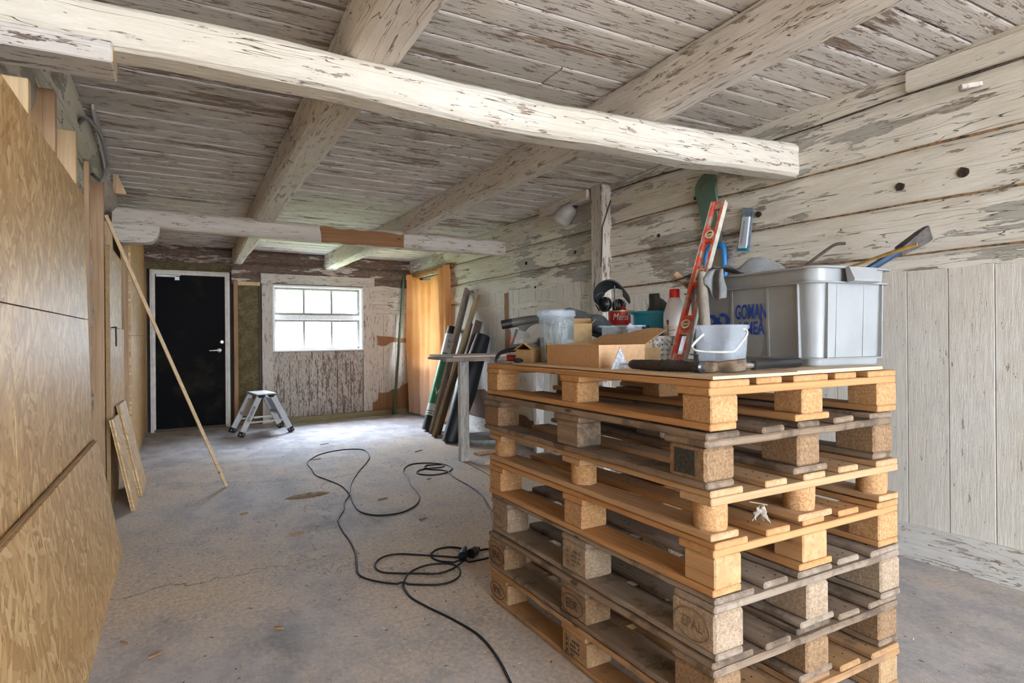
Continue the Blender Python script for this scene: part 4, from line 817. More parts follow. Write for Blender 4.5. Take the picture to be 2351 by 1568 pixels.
for i, s in enumerate(SP):
    rnd = random.Random(40+i); H = LV[i+1]-LV[i]; tb = .020; W_, L_ = .8, 1.2
    t = thing('wooden_pallet', s['lab'], 'pallet', (SX+s['dx'], SY, LV[i]), SYAW+s['yaw'], 'stacked wooden pallets')
    bev = .003 if s['w'] in (fresh, pale) else .0045
    def part(name, mat, lo, hi, jit=.003, bv=bev, rag=0):
        lo = Vector(lo)+Vector((rnd.uniform(-jit, jit), rnd.uniform(-jit, jit), 0)); hi = Vector(hi)+Vector((rnd.uniform(-jit, jit), rnd.uniform(-jit, jit), 0))
        b = MB(); b.box(lo, hi, bv)
        if rag:
            bmesh.ops.subdivide_edges(b.bm, edges=[e for e in b.bm.edges if e.calc_length() > .3], cuts=14, use_grid_fill=True)
            for v in b.bm.verts: v.co += Vector((fz(v.co.y*14, i, v.co.z*30)*rag*1.2 if hi.y-lo.y > .5 else 0, fz(v.co.x*14, i, v.co.z*30)*rag if hi.x-lo.x > .5 else 0, fz(v.co.x*7, v.co.y*7, i+v.co.z*9)*rag*.6))
        return b.done(name, mat, t, world=False)
    rg = .0 if s['w'] in (fresh, pale) else .0035
    # bottom boards (along y), blocks, cross boards (along x), deck boards (along y)
    zb, zc, zd = tb, H-2*tb, H-tb
    xcs = ((0, s['bx']), (.4-s['bx']/2-.0, .4+s['bx']/2), (.8-s['bx'], .8))
    wid = .1
    for (x0, x1) in ((0, max(.095, s['bx'])), (.3275, .4725), (.8-max(.095, s['bx']), .8)): part('bottom_board', s['w']['y'], (x0, 0, .002), (x1, L_, zb), rag=rg)
    ycs = ((0, s['by']), (.6-s['by']/2, .6+s['by']/2), (L_-s['by'], L_))
    for xi, (x0, x1) in enumerate(xcs):
        for yi, (y0, y1) in enumerate(ycs):
            if s['rd']:
                b = MB(); rr = s['bx']/2; m = Matrix.Translation(((x0+x1)/2+(.008 if xi == 0 else -.008 if xi == 2 else 0), (y0+y1)/2+(.01 if yi == 0 else -.01 if yi == 2 else 0), 0)); n_ = 26
                b.lathe([(rr*.97, zb), (rr, zb+.006), (rr*1.01, (zb+zc)/2), (rr, zc-.006), (rr*.97, zc)], n_, m)
                for v in b.bm.verts: v.co += Vector((fz(v.co.x*40, v.co.y*40, v.co.z*25), fz(v.co.x*40+9, v.co.y*40, v.co.z*25), 0))*.0022
                o = b.done('block', C_fresh, t, smooth='x', world=False)
            else:
                cm = s['c']
                if i == 3: cm = M_solid if rnd.random() < .75 else C_fresh
                if i == 5 and yi == 1: cm = grey['y']
                o = part('block', cm, (x0, y0, zb), (x1, y1, zc), .004, .006 if i in (1, 2, 5) else .004, rag=.003 if i == 5 else 0)
            for txt, ys, ring in s['st']:
                if xi == 0 and ys == yi:
                    sz = zc-zb; mm = M_markf if i == 2 else M_mark
                    mt = frame_mtx((-.0052, (y0+y1)/2, (zb+zc)/2), (0, -1, 0), (0, 0, 1))
                    b = MB()
                    if ring:
                        me = text_mesh(txt, .044 if len(txt) < 4 else .040, .0004, .82); b.mesh(me, mt)
                        rx, rz_ = .060, sz*.40; pts = [(-.0052, (y0+y1)/2+rx*math.cos(a), (zb+zc)/2+rz_*math.sin(a)) for a in [2*math.pi*k/40 for k in range(41)]]; b.tube(pts, .0013, 5)
                    else:
                        for r_ in range(4):
                            for c_ in range(5 if r_ < 3 else 3):
                                if (r_*5+c_*3) % 7: b.box((-.0004, -.0045, 0), (.0004, .0045, .0004), 0, mt @ Matrix.Translation((-.004+.0105*c_, .024-.015*r_, 0)) @ Matrix.Scale(9, 4, (1, 0, 0)))
                        for q_ in (((-.040, -.032, 0), (-.0385, .034, .0004)), ((-.018, -.032, 0), (-.0165, .034, .0004)), ((-.040, .0325, 0), (-.0165, .034, .0004)), ((-.040, -.032, 0), (-.0165, -.0305, .0004)), ((-.033, -.024, 0), (-.024, -.010, .0004)), ((-.033, -.004, 0), (-.024, .008, .0004)), ((-.033, .014, 0), (-.024, .026, .0004))): b.box(*q_, 0, mt)
                    b.done('burnt_mark', mm, o, world=False)
            if i == 5 and xi == 0 and yi == 0:
                b = MB(); b.box((-.0055, .035, zb+.012), (-.003, .105, zc-.008)); b.done('tar_patch', m_plain('black_patch', (.05, .045, .035), .9, .35, 120), o, world=False)
    for yc in (0, .6-.0725, L_-.145):
        w_ = .145 if i in (0, 1, 2) else max(s['by']+.02, .11); y0 = 0 if yc == 0 else (.6-w_/2 if yc < .9 else L_-w_)
        part('cross_board', s['w']['x'], (0, y0, zc), (W_, y0+w_, zd), .002, rag=rg)
    dk = ((0, .145), (.19, .29), (.3275, .4725), (.51, .61), (.655, .8)) if i in (0, 1, 2, 6) else ((0, .12), (.20, .29), (.355, .45), (.52, .615), (.69, .8))
    for x0, x1 in dk:
        sh = rnd.uniform(.0, .012) if x0 > 0 and x1 < .79 else 0
        o = part('deck_board', s['w']['y'], (x0, sh, zd), (x1, L_-sh, H-.0022), .003, rag=rg)
    b = MB()
    for x0, x1 in dk:
        for yy in (.04, .09, .58, .62, L_-.05):
            for f in (.3, .7):
                xx = x0+(x1-x0)*f+rnd.uniform(-.008, .008); b.lathe([(0, H-.0026), (.0027, H-.0026), (.0027, H-.0012), (0, H-.0012)], 8, Matrix.Translation((xx, yy+rnd.uniform(-.01, .01), 0)))
    b.done('nails', M_nail, t, world=False)
# dried leaves caught between two pallets
M_leaf = m_plain('dried_leaf', (.46, .40, .33), .8, .3, 60)
q = at(1752, 1178, Y=SY+.035); b = MB(); rr = random.Random(5)
for k in range(9):
    an = rr.uniform(-.9, .9); ln = rr.uniform(.028, .042); tw = rr.uniform(-.6, .6)
    def leaf(u, v, an=an, ln=ln, tw=tw, k=k):
        w_ = math.sin(math.pi*min(u*1.05, 1))*.012*(1+.25*math.sin(u*22+k)); s_ = (v-.5)*2
        return q+Vector((math.sin(an)*ln*u+s_*w_*math.cos(an), .018*math.sin(k*1.3)*u+abs(s_)*w_*.7+.004*math.sin(u*9+k), .022-math.cos(an)*ln*u*1.25+s_*w_*math.sin(tw)))
    b.grid(leaf, 10, 6)
b.solid(.0006); b.done('dried_leaves', M_leaf, smooth='all', label='crumpled tuft of dried leaves caught between the pallet boards', cat='leaves')
b = MB(); b.tube([q+Vector((-.03, .02, .030)), q+Vector((0, .0, .024)), q+Vector((.012, -.004, .021))], .0018, 6); b.done('stalk', m_plain('stalk_brown', (.42, .27, .13), .8), bpy.data.objects['dried_leaves'])
# plywood on the stack
TZ = .9772
M_ply = m_wood('plywood_face', (.60, .43, .27), (.70, .54, .37), 'y', .6, .6, .15, False)
def stk(x, y, z): return Vector((SX+x*math.cos(SYAW)-y*math.sin(SYAW), SY+x*math.sin(SYAW)+y*math.cos(SYAW), z))
b = MB(); b.prism([stk(.004, -.004, TZ), stk(.330, -.002, TZ), stk(.331, 1.05, TZ), stk(.005, 1.0, TZ)], (0, 0, .008)); b.done('plywood_sheet', M_ply, label='thin plywood sheet under the hammer on the camera side corner of the stack', cat='sheet')
b = MB(); b.prism([stk(.334, .004, TZ), stk(.742, .008, TZ), stk(.742, .985, TZ), stk(.334, .98, TZ)], (0, 0, .010)); b.done('plywood_sheet', M_ply, label='plywood sheet under the grey crate on top of the stack', cat='sheet')
# ================================================================== THINGS ON THE STACK
ZT = TZ+.008; ZR = TZ+.010; ZDK = LV[7]
def V(x, y, D): return Vector((0, 0, CAM_H))+(cw+cr*((x-1175.5)/F_PX)-cu*((y-HOR)/F_PX))*D
M_card = m_plain('cardboard', (.52, .315, .165), .8, .08, 90); M_cardin = m_plain('cardboard_inside', (.40, .225, .10), .85, .08, 90); M_cardd = m_plain('cardboard_tan', (.40, .255, .115), .8, .1, 60)
M_pp = m_clear('milky_plastic', (.88, .92, .97), .26, .2); M_ppc = m_clear('clear_plastic', (.92, .95, .97), .13, .1); M_bail = m_plain('white_handle', (.82, .82, .80), .4, .05)
def shell(b, outline, z0, z1, th, bottom=True):
    """open box: walls of thickness th round a ccw outline of xy points"""
    n = len(outline); c = sum((Vector(p) for p in outline), Vector((0, 0)))/n
    inn = [c+(Vector(p)-c)*(1-th/((Vector(p)-c).length)*1.4) for p in outline]
    for i in range(n):
        a, d, e, f = Vector(outline[i]), Vector(outline[(i+1) % n]), inn[(i+1) % n], inn[i]
        b.prism([(*a, z0), (*d, z0), (*e, z0), (*f, z0)], (0, 0, z1-z0))
    if bottom: b.prism([(*p, z0) for p in inn], (0, 0, th))
# big open cardboard box
t = thing('cardboard_box', 'open brown cardboard box with a torn flap, behind the triangular scraper', 'box', (1.15, 1.545, ZT))
b = MB(); bxo = [(1.15, 1.545), (1.33, 1.538), (1.336, 1.862), (1.156, 1.862)]; shell(b, bxo, ZT, 1.0575, .0035); b.done('tray', M_card, t)
def flap(u, v):
    y = 1.542+.318*u; h = (.060*(1-u)+.018*u+.008*math.sin(u*9)+.006*fz(u*14, 0, 1)+.004*fz(u*45, 0, 2))
    return Vector((1.333+h*.95*v+.01*v*v, y-.03*v*(1-u), 1.0575+h*.80*v+.012*math.sin(u*3.1)*v))
b = MB(); b.grid(flap, 60, 6); b.solid(.0028); b.done('flap', M_cardin, t, label='torn upright flap')
b = MB(); b.prism([(1.152, 1.86, 1.056), (1.335, 1.86, 1.056), (1.333, 1.80, 1.047), (1.154, 1.80, 1.047)], (0, 0, .003)); b.done('flap', M_card, t)
# jar of screws
jx, jy = 1.247, 1.938
t = thing('screw_jar', 'tall clear plastic tub full of long screws', 'jar', (jx, jy, ZT))
mj = Matrix.Translation((jx, jy, ZT)) @ Matrix.Rotation(R(20), 4, 'Z')
b = MB(); b.lathe([(0, .001), (.052, .001), (.055, .006), (.0605, .160), (.0612, .176), (.0590, .176), (.053, .008), (0, .004)], 48, mj, .30, caps=False); b.done('tub', M_ppc, t, smooth='x')
b = MB(); b.lathe([(0, .199), (.060, .199), (.0645, .196), (.066, .182), (.0665, .176), (.0625, .174), (.0615, .195), (0, .1965)], 48, mj, .30, caps=False); b.done('lid', M_pp, t, smooth='x')
M_zinc = m_plain('zinc_screw', (.62, .70, .72), .3, .15, 50, Metallic=.7); M_zincy = m_plain('yellow_zinc_screw', (.50, .47, .33), .35, .15, 50, Metallic=.6)
rr = random.Random(11)
for k in range(42):
    a = rr.uniform(0, 6.28); r_ = rr.uniform(.006, .050); p = Vector((r_*math.cos(a), r_*math.sin(a), .008)); a2 = a+rr.uniform(-.8, .8); r2 = min(rr.uniform(.01, .05), .048); hh = rr.uniform(.12, .163)
    q = Vector((r2*math.cos(a2), r2*math.sin(a2), hh)); d = (q-p).normalized(); p, q = mj @ p, mj @ q
    o = tag(None, None) if False else None
    b = MB(); b.tube([p, p.lerp(q, .06), q], [.0006, .0021, .0021], 7); b.tube([q, q+(q-p).normalized()*.004], [.0025, .0052], 9)
    b.done('long_screw', M_zincy if k % 6 == 0 else M_zinc, smooth='x', label=('yellowish long screw standing in the clear tub' if k % 6 == 0 else 'zinc long screw standing in the clear tub'), cat='screw', group=('yellowish screws in the clear tub' if k % 6 == 0 else 'zinc screws in the clear tub'))
# gift box with window
t = thing('small_carton', 'small brown carton with a window in its lid left of the screw tub', 'box', (1.152, 1.965, ZT))
A = Vector((1.150, 1.962, ZT)); ex = Vector((.80, .60, 0)); ey = Vector((-.16, 1, 0)).normalized(); Lx, Ly, Hh = .105, .095, .050
def G(x, y, z): return A+ex*x+ey*y+Vector((0, 0, z))
b = MB(); b.prism([G(0, 0, 0), G(Lx, 0, 0), G(Lx, Ly, 0), G(0, Ly, 0)], (0, 0, Hh)); b.done('carton_body', M_cardd, t)
b = MB(); hexa(b, G(-.002, -.002, Hh+.001), G(Lx, -.002, Hh+.001), G(Lx, Ly*.55, Hh+.026), G(.004, Ly*.55, Hh+.026), .002); hexa(b, G(.004, Ly*.55, Hh+.026), G(Lx, Ly*.55, Hh+.026), G(Lx, Ly*1.15, Hh-.002), G(-.002, Ly*1.15, Hh-.002), .002); b.prism([G(Lx-.003, 0, Hh), G(Lx-.003, Ly, Hh), G(Lx-.003, Ly*.55, Hh+.024)], ex*.003); lid = b.done('lid', M_cardd, t)
b = MB(); hexa(b, G(.03, .010, Hh+.0075), G(Lx-.01, .010, Hh+.0075), G(Lx-.01, Ly*.45, Hh+.0235), G(.025, Ly*.45, Hh+.0235), .0012); b.done('window', m_plain('carton_window', (.13, .115, .10), .25), lid, label='dark lid window')
# circular saw lying behind the jar
t = thing('circular_saw', 'grey circular saw with a black dust spout at the far corner of the stack', 'saw', V(1235, 800, 2.5))
M_sawg = m_plain('saw_grey', (.075, .068, .062), .5, .15, 20); D0 = 2.47
def plate(pts, D, th, mat, nm, par, label=None):
    b = MB(); b.prism([V(x, y, D) for x, y in pts], cw*th); bm = b.bm
    return b.done(nm, mat, par, label=label)
b = MB(); b.tube([V(1152, 746, D0), V(1177, 741.5, D0)], 10.6*D0/F_PX, 24); sp_o = b.done('dust_spout', M_black, t, smooth='x', label='black dust spout')
b = MB(); b.tube([V(1151.2, 746.2, D0), V(1152.2, 746, D0)], 8.6*D0/F_PX, 24); b.done('spout_mouth', m_plain('mouth_black', (.004, .004, .004), .9), sp_o)
b = MB(); b.tube([V(1176, 741.7, D0), V(1198, 738, D0), V(1225, 734, D0), V(1262, 732, D0)], [10.8*D0/F_PX, 11*D0/F_PX, 10.5*D0/F_PX, 9*D0/F_PX], 20); b.done('duct', M_sawg, t, smooth='x')
arc = [(1243+44*math.cos(a), 786-44*math.sin(a)) for a in [R(q) for q in range(160, 9, -10)]]
plate([(1190, 752), (1178, 731), (1215, 728), (1262, 723), (1300, 726), (1325, 745), (1330, 780)] + arc[::-1], D0-.012, .05, M_sawg, 'blade_guard', t)
b = MB(); m_ = frame_mtx(V(1243, 786, D0+.012), cr, cu); b.lathe([(0, 0), (43*D0/F_PX, 0), (43*D0/F_PX, .002), (0, .002)], 48, m_); b.done('saw_blade', m_plain('saw_steel', (.30, .27, .24), .35, .1, 30, Metallic=.5), t)
b = MB(); b.lathe([(0, 0), (9.5*D0/F_PX, 0), (8*D0/F_PX, .012), (0, .012)], 24, frame_mtx(V(1243, 783, D0-.0), cr, cu)); b.done('blade_nut', M_black, t, smooth='x')
plate([(1190, 757), (1211, 763), (1218, 772), (1210, 776), (1188, 780), (1184, 775)], D0-.030, .035, m_plain('saw_grey_light', (.22, .205, .19), .45), 'lever_guard', t)
plate([(1184, 754), (1190, 757), (1181, 784), (1178, 792), (1170, 797), (1174, 784)], D0-.028, .03, M_black, 'lever', t)
plate([(1170, 792), (1215, 787), (1262, 786), (1330, 788), (1332, 794), (1172, 799)], D0-.015, .07, m_plain('saw_base', (.10, .09, .08), .5), 'base_plate', t)
plate([(1177, 770), (1180, 772), (1174, 786), (1171, 785)], D0-.0295, .002, m_plain('red_trim', (.40, .02, .025), .4), 'trim_strip', t, 'red trim strip')
b = MB(); b.prism([V(x, 798, D0-.01) for x in (1180, 1330)] + [V(1330, 840, D0-.01)-cu*.0 , V(1180, 840, D0-.01)], cw*.05); 
b.bm.free()
b = MB(); p_ = [V(1137.5, 832, 2.47), V(1140, 822, 2.47), V(1147, 812, 2.46), V(1160, 806, 2.45), V(1180, 803, 2.45), V(1202, 803, 2.45)]; b.tube(smoothpath(p_, 6), [.0045]*6+[.0075]*12+[.0085]*13, 10); b.done('power_cord', M_dark, t, smooth='all')
b = MB(); q = V(1262, 800, D0+.02); b.box((q.x-.06, q.y-.03, ZT+.001), (q.x+.05, q.y+.04, q.z+.01), .004); b.done('motor_housing', M_black, t)
b = MB(); b.tube([V(1163, 821.5, 2.46), V(1168, 821.5, 2.46), V(1215, 824.5, 2.455)], [.012, .0132, .0132], 18)
o = b.done('red_tube', m_plain('dark_red_plastic', (.24, .012, .02), .4, .1), smooth='x', label='dark red tube lying at the far corner of the stack under the saw cord', cat='tube')
for (x0, y0, x1, y1), lab in (((1179, 831.5, 1197, 833), 'left one of two small black rubber grips by the small carton'), ((1195, 834, 1214, 836), 'right one of two small black rubber grips by the small carton')):
    b = MB(); a, c = V(x0, y0, 2.33), V(x1, y1, 2.31); a.z = c.z = ZT+.0095; b.tube([a, a.lerp(c, .12), a.lerp(c, .5), a.lerp(c, .88), c], [.004, .008, .0095, .008, .004], 14); b.done('rubber_grip', M_dark, smooth='all', label=lab, cat='grip')
# tall carton behind the jar
t = thing('tall_carton', 'tan carton with an open flap behind the screw tub', 'box', (1.45, 2.0, ZT))
b = MB(); o_ = [(1.370, 2.005), (1.430, 1.965), (1.480, 2.04), (1.420, 2.08)]; shell(b, o_, ZT, 1.135, .003); b.done('tray', M_cardd, t)
b = MB(); hexa(b, (1.430, 1.965, 1.135), (1.480, 2.04, 1.135), (1.496, 2.03, 1.150), (1.440, 1.95, 1.150), .003); hexa(b, (1.420, 2.078, 1.133), (1.480, 2.038, 1.133), (1.487, 2.05, 1.158), (1.43, 2.09, 1.158), .003); b.done('flap', M_cardin, t)
# grey trousers
M_denim = m_plain('grey_cloth', (.075, .083, .086), .95, .2, 60, bump=.002); M_cloth2 = m_plain('light_grey_cloth', (.23, .24, .25), .95, .12, 90, bump=.002)
b = MB(); Dd = 2.57; pth = smoothpath([V(1294, 732, Dd+.03), V(1306, 718, Dd+.03), V(1324, 726, Dd+.02), V(1345, 737, Dd), V(1368, 741, Dd-.02), V(1390, 752, Dd-.03), V(1412, 760, Dd-.06), V(1440, 766, Dd-.1)], 8)
n_ = len(pth); rad = [(8+9*math.sin(math.pi*min(1, i/n_*1.15))**.8+3*math.exp(-((i/n_-.55)/.15)**2))*Dd/F_PX for i in range(n_)]
b.tube(pth, rad, 22)
b.tube(smoothpath([V(1330, 745, Dd+.05), V(1355, 748, Dd+.03), V(1390, 760, Dd), V(1420, 768, Dd-.03)], 8), 20*Dd/F_PX, 20)
q = V(1372, 760, Dd); b.lathe([(0, 0), (.06, 0), (.065, .02), (.05, .06), (.03, .085), (0, .09)], 20, Matrix.Translation((q.x+.0, q.y+.03, ZDK)))
for v in b.bm.verts: v.co += Vector((fz(v.co.x*22, v.co.y*22, v.co.z*22), fz(v.co.x*22+7, v.co.y*22, v.co.z*22), fz(v.co.x*26, v.co.y*22, v.co.z*26+4)))*.010
b.done('grey_garment', M_denim, smooth='all', label='crumpled dark grey garment heaped in front of the red can', cat='garment')
# red can
cx, cy_ = 1.722, 2.150
t = thing('red_can', 'red tin with white script lettering beside the blue tub', 'can', (cx, cy_, ZDK)); ZC = 1.1965-ZDK
b = MB(); b.lathe([(0, 0), (.060, 0), (.0605, .004), (.0605, ZC-.006), (0, ZC-.006)], 40, Matrix.Translation((cx, cy_, ZDK))); cn = b.done('can_body', m_plain('can_red', (.50, .018, .024), .35, .08), t, smooth='x')
b = MB(); b.lathe([(.0595, ZC-.007), (.0622, ZC-.007), (.0630, ZC-.003), (.0622, ZC), (.0590, ZC), (.0580, ZC-.012)], 40, Matrix.Translation((cx, cy_, ZDK)), caps=False); b.done('can_rim', m_plain('can_gold_rim', (.40, .33, .18), .35, .1, Metallic=.7), t, smooth='x')
me = text_mesh('Mens', .042, .0005, .78); b = MB(); fa = math.atan2(-cy_, -cx)+.02
for v in me.vertices:
    p = v.co.copy(); p.x += p.y*.18; a = fa+p.x/.061; v.co = (cx+(.0610+p.z)*math.cos(a), cy_+(.0610+p.z)*math.sin(a), ZDK+ZC-.030+p.y)
b.bm.from_mesh(me); b.done('lettering', M_white, cn)
# ear defenders on the can
t = thing('ear_defenders', 'black ear defenders with a wide headband perched on the red can', 'ear defenders', V(1405, 712, 2.68)); De = 2.68
def hb(u, v):
    a = R(205-215*u); px, py = 1400+33*math.cos(a)+5*u, 684-34*math.sin(a)-4*u
    p0 = V(px, py, De-.035+.02*u); ax = (cw*.72+cr*.42-cu*.30).normalized()
    return p0+ax*(v-.35)*.085
b = MB(); b.grid(hb, 34, 6); b.solid(.006); b.done('headband', m_plain('headband_black', (.016, .017, .019), .6, .25, 30), t, smooth='x')
for (x, y, dx, nm) in ((1389, 699, .0, 'left'), (1420, 703, .03, 'right')):
    ax = (cr*(-.85 if nm == 'left' else .75)-cw*.45+cu*.05).normalized(); m_ = frame_mtx(V(x, y, De-.01+dx), ax.orthogonal(), ax.cross(ax.orthogonal()))
    b = MB(); b.lathe([(0, -.022), (.022, -.022), (.031, -.012), (.033, .0), (.033, .008), (.028, .018), (.015, .026), (0, .027)], 28, m_); cp = b.done('ear_cup', M_black, t, smooth='x')
    b = MB(); b.lathe([(.033, .002), (.0338, .003), (.0338, .006), (.033, .007)], 28, m_, caps=False); b.done('cup_ring', m_plain('cup_metal', (.30, .26, .32), .3, .2, Metallic=.7), cp, smooth='x')
b = MB(); b.tube([V(1411, 656, De-.06), V(1411, 684, De-.06), V(1412, 710, De-.06)], [.0035, .003, .003], 8); b.tube([V(1432, 689, De-.05), V(1437, 698, De-.05), V(1435, 706, De-.05)], .0016, 6); b.tube(smoothpath([V(1369, 680, De-.04), V(1378, 673, De-.04), V(1388, 675, De-.04), V(1383, 686, De-.04)], 6), .0013, 6); b.tube([V(1368, 700, De-.05), V(1376, 714, De-.06)], .0035, 6); b.done('wire_arm', M_black, t, smooth='x')
b = MB(); q = V(1428, 712, De); b.lathe([(0, .018), (.012, .015), (.020, .005), (.020, -.008), (0, -.008)], 20, Matrix.Translation(q)); b.done('red_knob', m_plain('knob_red', (.50, .01, .02), .4), t, smooth='x', label='red rounded cap')
# blue tub and the boot in it
tx, ty = 1.712, 1.922
t = thing('blue_tub', 'bright blue round plastic tub behind the white bottle', 'tub', (tx, ty, ZR)); HB = 1.1835-ZR
b = MB(); b.lathe([(0, .002), (.080, .002), (.083, .008), (.095, HB-.012), (.104, HB-.012), (.106, HB-.004), (.104, HB), (.094, HB), (.092, HB-.008), (.080, .010), (0, .008)], 48, Matrix.Translation((tx, ty, ZR)), caps=False); b.done('tub', m_plain('blue_plastic', (.008, .215, .32), .4, .12, 16), t, smooth='x')
b = MB(); Db = 2.48; b.tube([V(1502, 675, Db), V(1502, 681, Db), V(1502.5, 687, Db), V(1505, 693, Db), V(1508, 699, Db), V(1510, 706, Db), V(1511, 714, Db), V(1511, 730, Db)], [q*Db/F_PX for q in (14.5, 15, 15.5, 20, 25, 30, 34, 36)], 26, flat=.8)
for v in b.bm.verts: v.co += Vector((fz(v.co.x*20, v.co.y*20, v.co.z*20), 0, fz(v.co.x*20, v.co.y*20, v.co.z*20+4)))*.004
b.done('rubber_boot', m_plain('boot_grey', (.045, .045, .044), .75, .25, 30), smooth='all', label='dark grey rubber boot stuffed upside down in the blue tub', cat='boot')
# clear tub, small carton, bracket and bits
t = thing('clear_tub', 'empty clear plastic tub behind the torn flap of the brown box', 'tub', (1.40, 1.79, ZT))
b = MB(); o1 = [(1.407, 1.715), (1.468, 1.712), (1.473, 1.862), (1.405, 1.868)]; shell(b, o1, ZT, 1.118, .002); b.done('tub', M_ppc, t)
b = MB(); o2 = [(1.400, 1.708), (1.475, 1.705), (1.480, 1.870), (1.397, 1.875)]
for i in range(4): b.bar((*o2[i], 1.121), (*o2[(i+1) % 4], 1.121), .008, .006)
b.done('rim', M_pp, t)
b = MB(); b.prism([(1.385, 1.605, ZT), (1.452, 1.600, ZT), (1.456, 1.665, ZT), (1.388, 1.668, ZT)], (0, 0, .058)); sm = b.done('small_cardboard_box', M_cardd, label='small closed cardboard box right of the big open one', cat='box')
b = MB(); b.prism([(1.384, 1.604, ZT+.0582), (1.42, 1.602, ZT+.0582), (1.422, 1.666, ZT+.0582), (1.386, 1.668, ZT+.0582)], (0, 0, .018)); b.done('lid', M_card, sm)
M_galv = m_plain('galvanised', (.50, .50, .48), .35, .35, 70, Metallic=.75)
t = thing('perforated_bracket', 'galvanised perforated steel bracket left of the red level', 'bracket', (1.54, 1.68, ZT))
K0, K1, K2 = Vector((1.500, 1.705, ZT)), Vector((1.567, 1.650, ZT)), Vector((1.592, 1.675, ZT)); e1 = (K1-K0).normalized(); e2 = (K2-K1).normalized(); up = Vector((0, 0, 1)); HK = .098
b = MB(); b.prism([K0, K1, K1+e2*.0022, K0+e2*.0022], (0, 0, HK)); b.prism([K1, K2, K2-e1*.0022, K1-e1*.0022], (0, 0, HK)); b.prism([K0, K1, K2, K0+K2-K1], (0, 0, .002)); br = b.done('bent_plate', M_galv, t)
b = MB()
for i in range(5):
    for j in range(5):
        b.lathe([(0, 0), (.0026, 0), (.0026, .0006), (0, .0006)], 10, frame_mtx(K0+e1*(.009+.017*i)+up*(.012+.018*j)-e2*.0004, e1, up))
        if i < 3: b.lathe([(0, 0), (.0026, 0), (.0026, .0006), (0, .0006)], 10, frame_mtx(K1+e2*(.007+.010*i)+up*(.012+.018*j)+e1*.0004, e2, up))
b.done('punched_holes', M_black, br)
n_ = e1; b = MB(); hexa(b, K1+e2*.006+up*.006+e1*.001, K1+e2*.020+up*.010+e1*.001, K1+e2*.022+up*.050+e1*.001, K1+e2*.008+up*.045+e1*.001, .0006); b.done('label_tag', m_plain('tag_white', (.72, .74, .80), .5, .2, 200), br, label='white printed tag')
def bag(u, v):
    a = u*2*math.pi; c = (v-.5)*math.pi; r_ = .036*(1+.5*fz(math.cos(a)*2+3, math.sin(a)*2, v*5)+.3*fz(math.cos(a)*6, math.sin(a)*6, v*11))
    return Vector((1.525+r_*math.cos(a)*math.cos(c), 1.775+r_*math.sin(a)*math.cos(c)*.8, ZT+.046+r_*1.15*math.sin(c)))
b = MB(); b.grid(bag, 36, 20); b.done('plastic_bag', M_ppc, smooth='all', label='crumpled clear plastic bag behind the perforated bracket', cat='bag')
t = thing('dark_carton', 'small dark carton with a white paper corner in front of the blue tub', 'box', (1.545, 1.86, ZT))
b = MB(); b.prism([(1.512, 1.868, ZT), (1.552, 1.842, ZT), (1.576, 1.878, ZT), (1.536, 1.904, ZT)], (0, 0, .128)); b.done('carton_body', m_plain('carton_plum', (.085, .06, .06), .7), t)
b = MB(); b.prism([(1.520, 1.866, ZT+.128), (1.550, 1.847, ZT+.128), (1.535, 1.858, ZT+.150)], (.014, .02, 0)); b.done('paper', m_plain('paper_white', (.68, .62, .60), .8), t, label='white paper corner')
t = thing('black_handle', 'black oval tool handle with a hanging hole in front of the blue tub', 'handle', (1.592, 1.815, ZT))
b = MB(); p0 = Vector((1.592, 1.815, ZT)); b.tube([p0, p0+Vector((0, 0, .05)), p0+Vector((0, 0, .078)), p0+Vector((0, 0, .115)), p0+Vector((0, 0, .135)), p0+Vector((0, 0, .141))], [.006, .007, .0125, .013, .010, .004], 18, flat=.7); b.done('grip', M_black, t, smooth='all')
b = MB(); vd = Vector((-.66, -.75, 0)); b.lathe([(0, 0), (.0032, 0), (.0032, .001), (0, .001)], 14, frame_mtx(p0+Vector((0, 0, .110))+vd*.0128, Vector((.75, -.66, 0)), up)); b.done('hang_hole', M_steel, t)
# white bottle
bx_, by_ = 1.648, 1.735
t = thing('plastic_bottle', 'milky plastic bottle with a red screw cap behind the red level', 'bottle', (bx_, by_, ZR))
mb2 = Matrix.Translation((bx_, by_, ZR))
M_milk = m_clear('milky_bottle', (.80, .78, .78), .82, .3)
b = MB(); b.lathe([(0, 0), (.038, 0), (.0415, .005), (.0415, .170), (.040, .185), (.031, .215), (.020, .240), (.0165, .246), (0, .247)], 36, mb2); bt = b.done('bottle_body', M_milk, t, smooth='x')
b = MB(); b.lathe([(0, .2735), (.0165, .2735), (.0185, .271), (.019, .246), (.0195, .240), (0, .240)], 36, mb2); b.done('cap', m_plain('cap_red', (.56, .008, .012), .35, .06), t, smooth='x', label='red screw cap')
fa = math.atan2(-by_, -bx_)-.35
def wrap(nm, pts, mat, r_=.0420, rows=1):
    """flat art wrapped on the bottle: pts are closed polygons (mm across, mm up)"""
    b = MB()
    for pl in pts:
        vs = []
        n = len(pl)
        for i in range(n):
            a_, c_ = pl[i], pl[(i+1) % n]
            for j in range(6):
                f = j/6; x, z = a_[0]+(c_[0]-a_[0])*f, a_[1]+(c_[1]-a_[1])*f; an = fa+x/1000/r_; vs.append((bx_+r_*math.cos(an), by_+r_*math.sin(an), ZR+z/1000))
        b.bm.faces.new([b.bm.verts.new(v) for v in vs])
    r = bmesh.ops.triangulate(b.bm, faces=b.bm.faces[:]); return b.done(nm, mat, bt)
wrap('paper_label', [[(-34, 98), (30, 98), (30, 134), (-34, 134)]], m_plain('label_cream', (.58, .50, .42), .7, .1))
wrap('hazard_label', [[(2, 40), (44, 40), (44, 100), (2, 100)]], m_plain('label_white', (.66, .67, .70), .5, .06), .04205)
